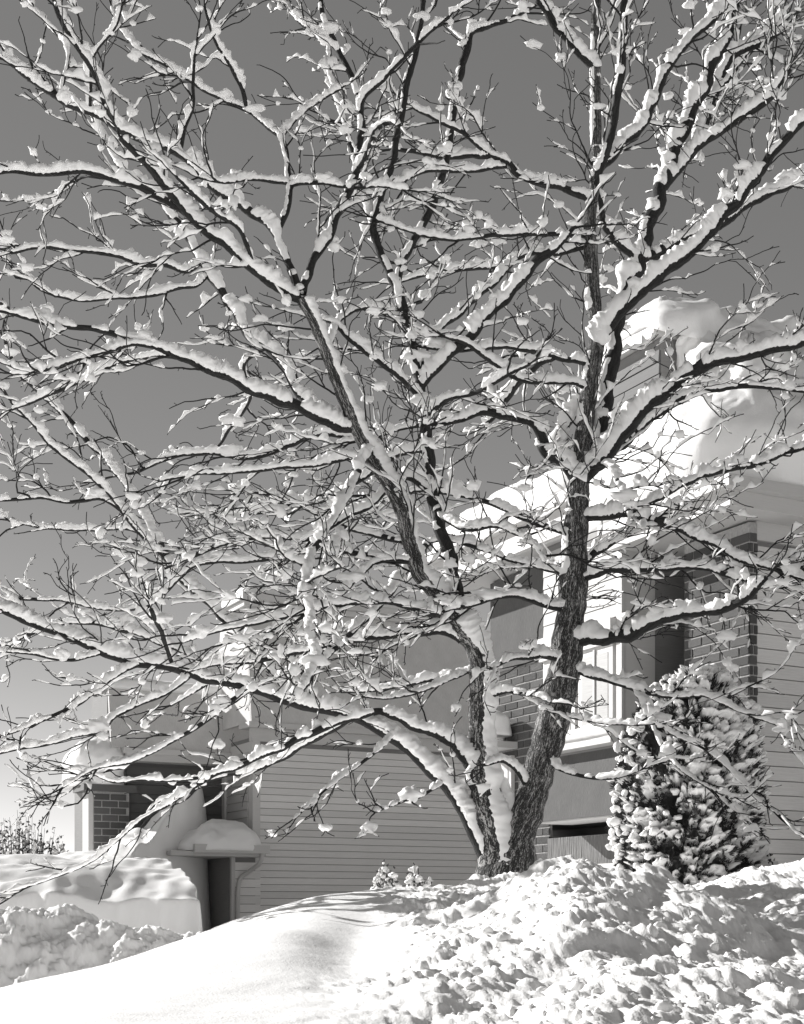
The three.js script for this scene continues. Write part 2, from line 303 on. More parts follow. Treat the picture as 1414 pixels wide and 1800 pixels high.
// clapboards on a wall facing +z (front) or -x (left); each board is a part
function boards(parent, face, a0, a1, h0, h1, plane, mats, exp = 0.105) {
  const mb = new MB(), w = Math.abs(a1 - a0), T = 0.024, t2 = 0.017, ov = exp - 0.0065;
  // profile wedge, length along x
  const P = [[0, 0, 0], [0, 0, T], [0, ov, t2], [0, ov, 0]];
  const mk = x => P.map(p => mb.v(x, p[1], p[2], x, p[1] + p[2]));
  const quad = (A, B, C, D) => { mb.t(A, B, C); mb.t(A, C, D); };
  for (let k = 0; k < 4; k++) { const n = (k + 1) % 4; const a = mb.v(0, P[k][1], P[k][2], 0, P[k][1]), b = mb.v(w, P[k][1], P[k][2], w, P[k][1]), c = mb.v(w, P[n][1], P[n][2], w, P[n][1]), d = mb.v(0, P[n][1], P[n][2], 0, P[n][1]); quad(a, d, c, b); }
  for (const x of [0, w]) { const [a, b, c, d] = mk(x); quad(a, b, c, d); }
  const g = mb.geo();
  const n = Math.floor((h1 - h0) / exp);
  for (let k = 0; k < n; k++) {
    const m = mats[Math.floor(rnd() * mats.length)]; const o = mesh('clapboard', g, m, parent);
    if (face === 'front') o.position.set(a0, h0 + k * exp + GB, plane + rr(-0.0015, 0.0015));
    else { o.rotation.y = -Math.PI / 2; o.position.set(plane + rr(-0.0015, 0.0015), h0 + k * exp + GB, a0); }
  }
}
const brickGeo = (l, h, t) => { const g = new RoundedBoxGeometry(l, h, t, 1, 0.004); return g; };
const bricksCache = {};
function bricks(parent, face, a0, a1, h0, h1, plane, mats, L = 0.2, Hh = 0.0625, J = 0.0125) {
  const rows = Math.floor((h1 - h0) / (Hh + J));
  for (let r = 0; r < rows; r++) {
    let a = a0 - (r % 2 ? (L + J) / 2 : 0);
    while (a < a1 - 0.01) {
      const s = Math.max(a, a0), e = Math.min(a + L, a1); a += L + J; if (e - s < 0.025) continue;
      const key = (e - s).toFixed(3) + '_' + Hh; const g = bricksCache[key] ??= brickGeo(e - s, Hh, 0.03);
      const o = mesh('brick', g, mats[Math.floor(rnd() * mats.length)], parent);
      const h = h0 + r * (Hh + J) + Hh / 2 + GB, off = -0.006 + rr(-0.002, 0.002);
      if (face === 'front') o.position.set((s + e) / 2, h, plane + off);
      else { o.rotation.y = -Math.PI / 2; o.position.set(plane - off, h, -(s + e) / 2); }
    }
  }
}
function snowBlock(name, label, p, turn, x0, x1, h0, h1, z0, z1, round, amp, fn, seg = 0.05) {   // soft block of snow lying on a roof or ledge
  const w = x1 - x0, h = h1 - h0, l = Math.abs(z1 - z0);
  const nx = Math.ceil(w / seg), ny = Math.max(4, Math.ceil(h / seg)), nz = Math.ceil(l / seg);
  const g0 = new THREE.BoxGeometry(w, h, l, nx, ny, nz); const pos = g0.attributes.position;
  const R = Math.min(round, h * 0.95, w / 2, l / 2);
  for (let k = 0; k < pos.count; k++) {
    let x = pos.getX(k), y = pos.getY(k), z = pos.getZ(k);
    const hx = w / 2, hz = l / 2, hy = h / 2;
    // round top edges and vertical corners
    const cx = Math.max(-hx + R, Math.min(hx - R, x)), cz = Math.max(-hz + R, Math.min(hz - R, z)), cy = Math.min(hy - R, y);
    const dx = x - cx, dy = Math.max(0, y - cy), dz = z - cz; const m = Math.hypot(dx, dy, dz);
    if (m > R) { const s = R / m; x = cx + dx * s; z = cz + dz * s; y = y > cy ? cy + dy * s : y; }
    x += (x0 + x1) / 2; y += (h0 + h1) / 2; z += (z0 + z1) / 2;
    const lift = (y - h0) / h;
    if (fn) { [x, y, z] = fn(x, y, z, lift); }
    const a = amp * (0.3 + 0.7 * lift);
    const qx = x + p.x * 3, qz = z + p.z * 3;
    x += a * n3(qx * 2.1, y * 2.1, qz * 2.1 + 5); y += a * lift * n3(qx * 1.9, y * 1.9 + 7, qz * 1.9); z += a * n3(qx * 2.2 + 4, y * 2.2, qz * 2.2);
    x += a * 0.25 * n3(qx * 8, y * 8, qz * 8 + 5); y += a * 0.25 * lift * n3(qx * 8, y * 8 + 7, qz * 8); z += a * 0.25 * n3(qx * 8 + 4, y * 8, qz * 8);
    pos.setXYZ(k, x, y + GB, z);
  }
  // weld so that the normals are smooth
  const key = {}, mb = new MB(), map = [];
  for (let k = 0; k < pos.count; k++) { const s = pos.getX(k).toFixed(4) + pos.getY(k).toFixed(4) + pos.getZ(k).toFixed(4); map[k] = key[s] ??= mb.v(pos.getX(k), pos.getY(k), pos.getZ(k), pos.getX(k) + pos.getY(k) * 0.6, pos.getZ(k) - pos.getY(k) * 0.6); }
  for (let k = 0; k < g0.index.count; k += 3) mb.t(map[g0.index.getX(k)], map[g0.index.getX(k + 1)], map[g0.index.getX(k + 2)]);
  const o = mesh(name, mb.geo(), M.snow); o.position.copy(p); o.rotation.y = turn; tag(o, label, 'snow'); return o;
}

// ---- grey clapboard house in the middle: front wall, mansard, porch hood at its left end
{
  const p = V(-1.9, EY - GB, -18), H = group('clapboard_house', p, TURN);
  tag(H, 'grey clapboard house with a plain mansard roof behind the tree', 'house');
  const W = 3.42;
  mesh('wall', bx(0.03, W - 0.03, -GB, 2.2, -0.02, -1.25), M.sheath, H);
  const fr = mesh('front_wall', bx(0.10, W - 0.10, -GB, 2.14, -0.018, 0.0), M.sheath, H);
  boards(fr, 'front', 0.10, W - 0.13, -0.55, 2.14, 0.001, M.siding, 0.088);
  mesh('corner_board', bx(0.0, 0.10, -GB, 2.14, -0.10, 0.032), M.white, H);
  mesh('corner_board', bx(W - 0.13, W, -GB, 2.14, -0.10, 0.032), M.white, H);
  mesh('frieze', bx(-0.02, W + 0.02, 2.14, 2.30, -0.05, 0.045), M.trim, H);
  mesh('eave', bx(-0.10, W + 0.10, 2.30, 2.37, -0.2, 0.16), M.trim, H);
  const lw = mesh('side_wall', bx(0.0, 0.03, -GB, 2.14, -0.10, -1.25), M.white, H);
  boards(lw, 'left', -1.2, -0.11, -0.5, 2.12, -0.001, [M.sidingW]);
  mesh('side_post', bx(-0.05, 0.02, -GB, 2.3, -0.85, -0.95), M.white, H);
  // mansard: sloped faces
  mesh('mansard_front', quadPrism([[-0.06, 2.372, 0.14], [W + 0.06, 2.372, 0.14], [W - 0.05, 3.90, -0.30], [0.05, 3.90, -0.30]], V(0, 0, -0.05)), M.shingleA, H);
  mesh('mansard_side', quadPrism([[-0.06, 2.372, -1.25], [-0.06, 2.372, 0.135], [0.05, 3.90, -0.305], [0.05, 3.90, -1.25]], V(0.05, 0, 0)), M.shingleA, H);
  mesh('mansard_side', quadPrism([[W + 0.06, 2.372, 0.135], [W + 0.06, 2.372, -1.25], [W - 0.05, 3.90, -1.25], [W - 0.05, 3.90, -0.305]], V(-0.05, 0, 0)), M.shingleA, H);
  mesh('roof_trim', bx(-0.02, W + 0.02, 3.902, 3.97, -1.25, -0.22), M.trim, H);
  mesh('roof_gutter', bx(-0.06, W + 0.06, 3.973, 4.06, -1.25, -0.16), M.gutter, H);
  mesh('downspout', new THREE.CylinderGeometry(0.028, 0.028, 2.2, 10).translate(-0.12, 1.3 + GB, -1.05), M.gutter, H);
  snowBlock('roof_snow', 'thin snow layer on the flat roof of the clapboard house', p, TURN, 0.0, W, 4.06, 4.20, -1.2, -0.25, 0.12, 0.03, null, 0.1);
  // wing wall, doorway and porch hood at the left end
  const wing = mesh('wing_wall', bx(-0.30, -0.001, -GB, 0.66, -0.3, 0.12), M.sheath, H);
  boards(wing, 'front', -0.28, 0.06, -0.55, 0.62, 0.121, M.siding);
  mesh('door_post', bx(-0.33, -0.281, -GB, 0.66, 0.02, 0.15), M.trim, H);
  const dr = mesh('door', bx(-1.25, -0.30, -GB, 0.66, -1.25, -1.20), M.door, H);
  mesh('door_panel', bx(-0.8, -0.4, -0.1, 0.45, -1.199, -1.185), M.door, dr);
  mesh('door_reveal', bx(-0.34, -0.331, -GB, 0.66, -1.2, 0.10), M.sheath, H); mesh('door_reveal', bx(-1.25, -1.19, -GB, 0.66, -1.2, 0.2), M.sheath, H);
  mesh('porch_roof', bx(-1.2, 0.02, 0.66, 0.72, -1.3, 0.42), M.trim, H);
  mesh('porch_gutter', bx(-0.93, 0.04, 0.70, 0.80, 0.422, 0.50), M.gutter, H);
  const dsp = new THREE.TubeGeometry(new THREE.CatmullRomCurve3([V(-0.04, 0.72, 0.46), V(-0.05, 0.60, 0.42), V(-0.14, 0.48, 0.25), V(-0.22, 0.40, 0.175), V(-0.25, 0.25, 0.172), V(-0.25, -0.5, 0.172)].map(v => v.setY(v.y + GB))), 40, 0.028, 8);
  mesh('downspout', dsp, M.gutter, H);
  snowBlock('porch_snow', 'thick rounded cap of snow on the porch roof beside the clapboard wall', p, TURN, -1.02, 0.06, 0.73, 1.12, -0.9, 0.52, 0.38, 0.05, (x, y, z, l) => [x, y - l * 0.25 * Math.max(0, -(x + 0.35)) , z], 0.04);
}
// ---- far house at the left: mansard, dark siding, brick pier
{
  const p = V(-3.67, EY - GB, -18.16), H = group('brick_house', p, TURN);
  tag(H, 'far house with dark siding, brick pier and grey mansard at the left', 'house');
  mesh('wall', bx(-0.28, 2.3, -GB, 1.95, -0.05, -0.9), M.sheath, H);
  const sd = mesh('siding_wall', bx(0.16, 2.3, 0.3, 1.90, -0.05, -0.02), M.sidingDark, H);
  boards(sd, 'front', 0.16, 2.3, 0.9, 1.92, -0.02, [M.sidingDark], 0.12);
  const bw = mesh('brick_pier', bx(-0.30, 0.16, -GB, 1.50, -0.05, 0.10), M.mortar, H);
  bricks(bw, 'front', -0.295, 0.155, 0.15, 1.50, 0.10, M.brickDark, 0.2, 0.075, 0.014);
  mesh('corner_board', bx(-0.36, -0.30, 0.2, 1.50, -0.2, 0.08), M.trim, H);
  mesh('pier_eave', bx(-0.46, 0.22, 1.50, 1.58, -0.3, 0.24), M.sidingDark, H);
  snowBlock('pier_snow', 'low snow cap on the eave above the far brick pier', p, TURN, -0.50, 0.12, 1.58, 2.2, -0.9, 0.24, 0.3, 0.05, (x, y, z, l) => [x, y - l * 0.12 * Math.max(0, z), z], 0.04);
  mesh('soffit', bx(0.10, 2.3, 1.90, 1.99, -0.4, 0.22), M.trim, H);
  mesh('eave_trim', bx(0.05, 2.3, 1.99, 2.06, -0.4, 0.25), M.white, H);
  mesh('mansard_front', quadPrism([[-0.10, 2.062, 0.20], [2.3, 2.062, 0.20], [2.3, 2.85, -0.10], [-0.05, 2.85, -0.10]], V(0, 0, -0.05)), M.shingleA, H);
  mesh('mansard_core', bx(-0.05, 2.3, 1.96, 2.84, -0.9, -0.16), M.sheath, H);
  snowBlock('roof_snow', 'snow lying on the mansard top of the far brick house', p, TURN, -0.1, 2.3, 2.85, 3.0, -0.9, -0.05, 0.13, 0.03, null, 0.08);
  const wn = mesh('window', bx(1.55, 1.77, 1.66, 1.88, 0.006, 0.03), M.white, H);
  mesh('pane', bx(1.58, 1.74, 1.68, 1.86, 0.0305, 0.034), M.glass, wn);
}
// ---- house at the right: brick corner, clapboard front, bay, mansard skirt, deep snow on the roofs
{
  const p = V(2.54, EY - GB, -10.4), H = group('mansard_house', p, TURN);
  tag(H, 'brick and clapboard house with deep roof snow at the right edge', 'house');
  const U = 3.62;
  mesh('wall', bx(0.03, 3.6, -GB, 2.84, -0.74, -0.06), M.sheath, H);
  mesh('recess_wall', bx(1.5, 3.6, -GB, 2.84, -1.16, -0.741), M.sheath, H);
  mesh('rear_wall', bx(0.03, 3.6, -GB, 0.64, -U, -1.161), M.sheath, H); mesh('rear_wall', bx(0.03, 3.6, 0.765, 3.2, -U, -1.161), M.sheath, H); mesh('recess_back', bx(0.6, 3.6, 0.6401, 0.7649, -U, -1.161), M.sheath, H);
  // brick corner pier, left face and front return
  const bw = mesh('brick_pier', bx(0.0, 0.075, -GB, 2.84, -0.74, 0.0), M.mortar, H);
  bricks(bw, 'left', 0.0, 0.74, -0.3, 2.84, 0.0, M.brick);
  bricks(bw, 'front', 0.004, 0.075, -0.3, 2.84, 0.0, M.brick, 0.064);
  const fw = mesh('front_wall', bx(0.076, 3.6, -GB, 2.72, -0.06, -0.045), M.sheath, H);
  boards(fw, 'front', 0.076, 3.6, -0.55, 2.72, -0.044, M.sidingR, 0.108);
  mesh('frieze', bx(0.076, 3.6, 2.722, 2.86, -0.06, -0.01), M.trim, H);
  // lower eave: soffits, fascias, gutters (left side and front)
  mesh('soffit', bx(-0.40, 3.6, 2.86, 2.89, -1.2, 0.26), M.trim, H);
  mesh('fascia', bx(-0.425, -0.401, 2.84, 3.02, -1.2, 0.26), M.trim, H);
  mesh('fascia', bx(-0.425, 3.6, 2.84, 3.02, 0.261, 0.285), M.trim, H);
  mesh('gutter', bx(-0.50, -0.426, 2.95, 3.03, -1.2, 0.28), M.white, H);
  mesh('gutter', bx(-0.50, 3.6, 2.95, 3.03, 0.286, 0.36), M.gutter, H);
  mesh('roof', quadPrism([[-0.40, 3.022, 0.27], [3.6, 3.022, 0.27], [3.6, 3.5, -1.6], [-0.40, 3.5, -1.6]], V(0, 0.03, 0)), M.shingle, H);
  // upper eave along the receding side
  mesh('upper_soffit', bx(-0.36, 0.2, 3.14, 3.17, -4.3, -1.0), M.trim, H);
  mesh('upper_fascia', bx(-0.39, -0.361, 3.12, 3.40, -4.3, -1.0), M.trim, H);
  mesh('upper_gutter', bx(-0.47, -0.391, 3.36, 3.46, -4.35, -1.0), M.white, H);
  mesh('upper_molding', bx(-0.41, -0.391, 3.13, 3.17, -4.3, -1.0), M.white, H);
  mesh('upper_roof', quadPrism([[-0.38, 3.42, -4.3], [-0.38, 3.42, -1.0], [0.9, 3.75, -1.0], [0.9, 3.75, -4.3]], V(0, 0.03, 0)), M.shingle, H);
  // bay with white sunlit side
  const bay = mesh('bay', bx(-0.26, 0.03, 1.30, 3.14, -2.3, -1.165), M.sheath, H);
  mesh('bay_end', bx(-0.275, 0.03, 1.30, 3.14, -1.164, -1.15), M.trim, H);
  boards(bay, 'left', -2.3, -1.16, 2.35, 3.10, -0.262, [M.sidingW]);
  mesh('corner_board', bx(-0.30, -0.262, 1.30, 3.14, -1.22, -1.15), M.white, H);
  mesh('window_head', bx(-0.36, -0.262, 2.24, 2.33, -2.3, -1.22), M.white, H);
  mesh('window_head', bx(-0.33, -0.262, 2.14, 2.20, -2.3, -1.22), M.white, H);
  for (const z of [-1.75, -2.28]) {
    const wn = mesh('window', bx(-0.30, -0.262, 1.42, 2.139, z, z + 0.48), M.white, H);
    mesh('pane', bx(-0.304, -0.3005, 1.50, 2.08, z + 0.06, z + 0.42), M.curtain, wn);
    mesh('muntin', bx(-0.315, -0.3045, 1.45, 2.12, z + 0.23, z + 0.25), M.trim, wn);
  }
  mesh('sill', bx(-0.40, -0.262, 1.33, 1.40, -2.3, -1.16), M.white, H);
  snowBlock('sill_snow', 'snow lying along the bay window sill', p, TURN, -0.42, -0.27, 1.40, 1.50, -2.3, -1.15, 0.05, 0.02, null, 0.03);
  // mansard skirt below the bay
  mesh('mansard_skirt', quadPrism([[-0.40, 0.755, -2.30], [-0.40, 0.755, -0.55], [-0.26, 1.31, -0.55], [-0.26, 1.31, -2.30]], V(0.04, 0, 0)), M.shingle, H);
  mesh('skirt_end', quadPrism([[-0.36, 0.76, -0.551], [0.02, 0.76, -0.551], [0.02, 1.31, -0.551], [-0.25, 1.31, -0.551]], V(0, 0, -0.02)), M.shingle, H);
  mesh('skirt_soffit', bx(-0.375, 0.0, 0.745, 0.765, -2.29, -0.56), M.trim, H);
  mesh('shake_panel', bx(-0.03, 0.0285, 0.39, 0.64, -2.62, -0.75), M.shake, H);
  mesh('ledge', bx(-0.09, 0.02, 0.34, 0.389, -2.63, -0.75), M.white, H);
  const fd = mesh('foundation', bx(0.0, 0.029, -GB, 0.34, -2.62, -0.75), M.sheath, H);
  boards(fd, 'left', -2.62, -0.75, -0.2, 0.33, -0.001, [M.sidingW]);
  // brick further back with a hooded window
  const b2 = mesh('brick_wall', bx(0.0, 0.029, -GB, 3.13, -U, -2.63), M.mortar, H);
  bricks(b2, 'left', 2.63, U, 0.0, 2.25, 0.0, M.brick);
  mesh('upper_panel', bx(-0.02, -0.0101, 2.25, 3.12, -U, -2.31), M.shingle, H);
  mesh('window_hood', bx(-0.35, -0.01, 1.50, 1.56, -3.6, -3.15), M.trim, H);
  mesh('hood_trim', bx(-0.38, -0.351, 1.54, 1.62, -3.61, -3.13), M.white, H);
  const w2 = mesh('window', bx(-0.05, -0.011, 1.0, 1.44, -3.58, -3.2), M.white, H);
  mesh('pane', bx(-0.056, -0.0505, 1.06, 1.38, -3.54, -3.25), M.gutter, w2);
  snowBlock('hood_snow', 'bright lump of snow on the window hood behind the left stem', p, TURN, -0.34, -0.02, 1.62, 1.86, -3.5, -3.15, 0.12, 0.04, null, 0.03);
  // upper storey
  mesh('upper_wall', bx(0.47, 3.6, 3.5, 4.95, -2.5, -1.62), M.sheath, H);
  const uw = mesh('upper_side_wall', bx(0.455, 0.469, 3.5, 4.85, -2.5, -1.62), M.sheath, H);
  boards(uw, 'left', -2.5, -1.62, 3.6, 4.84, 0.454, [M.sidingDark]);
  mesh('upper_cornice', bx(0.38, 3.6, 4.86, 4.95, -2.55, -1.60), M.trim, H);
  mesh('upper_cornice', bx(0.36, 0.379, 4.84, 4.97, -2.56, -1.60), M.white, H);
  // snow on the roofs
  snowBlock('roof_snow', 'big sunlit rounded bulge of snow on the lower roof at the right', p, TURN, -0.46, 3.5, 3.03, 3.92, -1.9, 0.34, 0.62, 0.05, (x, y, z, l) => [x - 0.25 * l * (1 - l), y, z + 0.2 * l * (1 - l)], 0.05);
  snowBlock('roof_snow', 'sunlit snow along the receding eave behind the trunk', p, TURN, -0.46, 0.9, 3.46, 4.0, -4.3, -1.55, 0.45, 0.07, (x, y, z, l) => [x, y - 0.28 * l * Math.max(0, 0.35 - x), z], 0.06);
  snowBlock('roof_snow', 'shaded snow slope below the upper storey at the right edge', p, TURN, 0.48, 3.5, 3.55, 5.16, -1.85, -0.45, 0.6, 0.10, (x, y, z, l) => [x, y - 0.75 * l * Math.max(0, z + 1.6), z], 0.06);
  snowBlock('roof_snow', 'snow cap on the topmost roof at the right', p, TURN, 0.34, 3.5, 4.955, 5.28, -2.65, -1.30, 0.3, 0.07, (x, y, z, l) => [x, y - 0.5 * Math.max(0, z + 1.7), z], 0.06);
}

// ---------------------------------------------------------------- the tree
const TD = 8.0;                                               // distance of the trunk
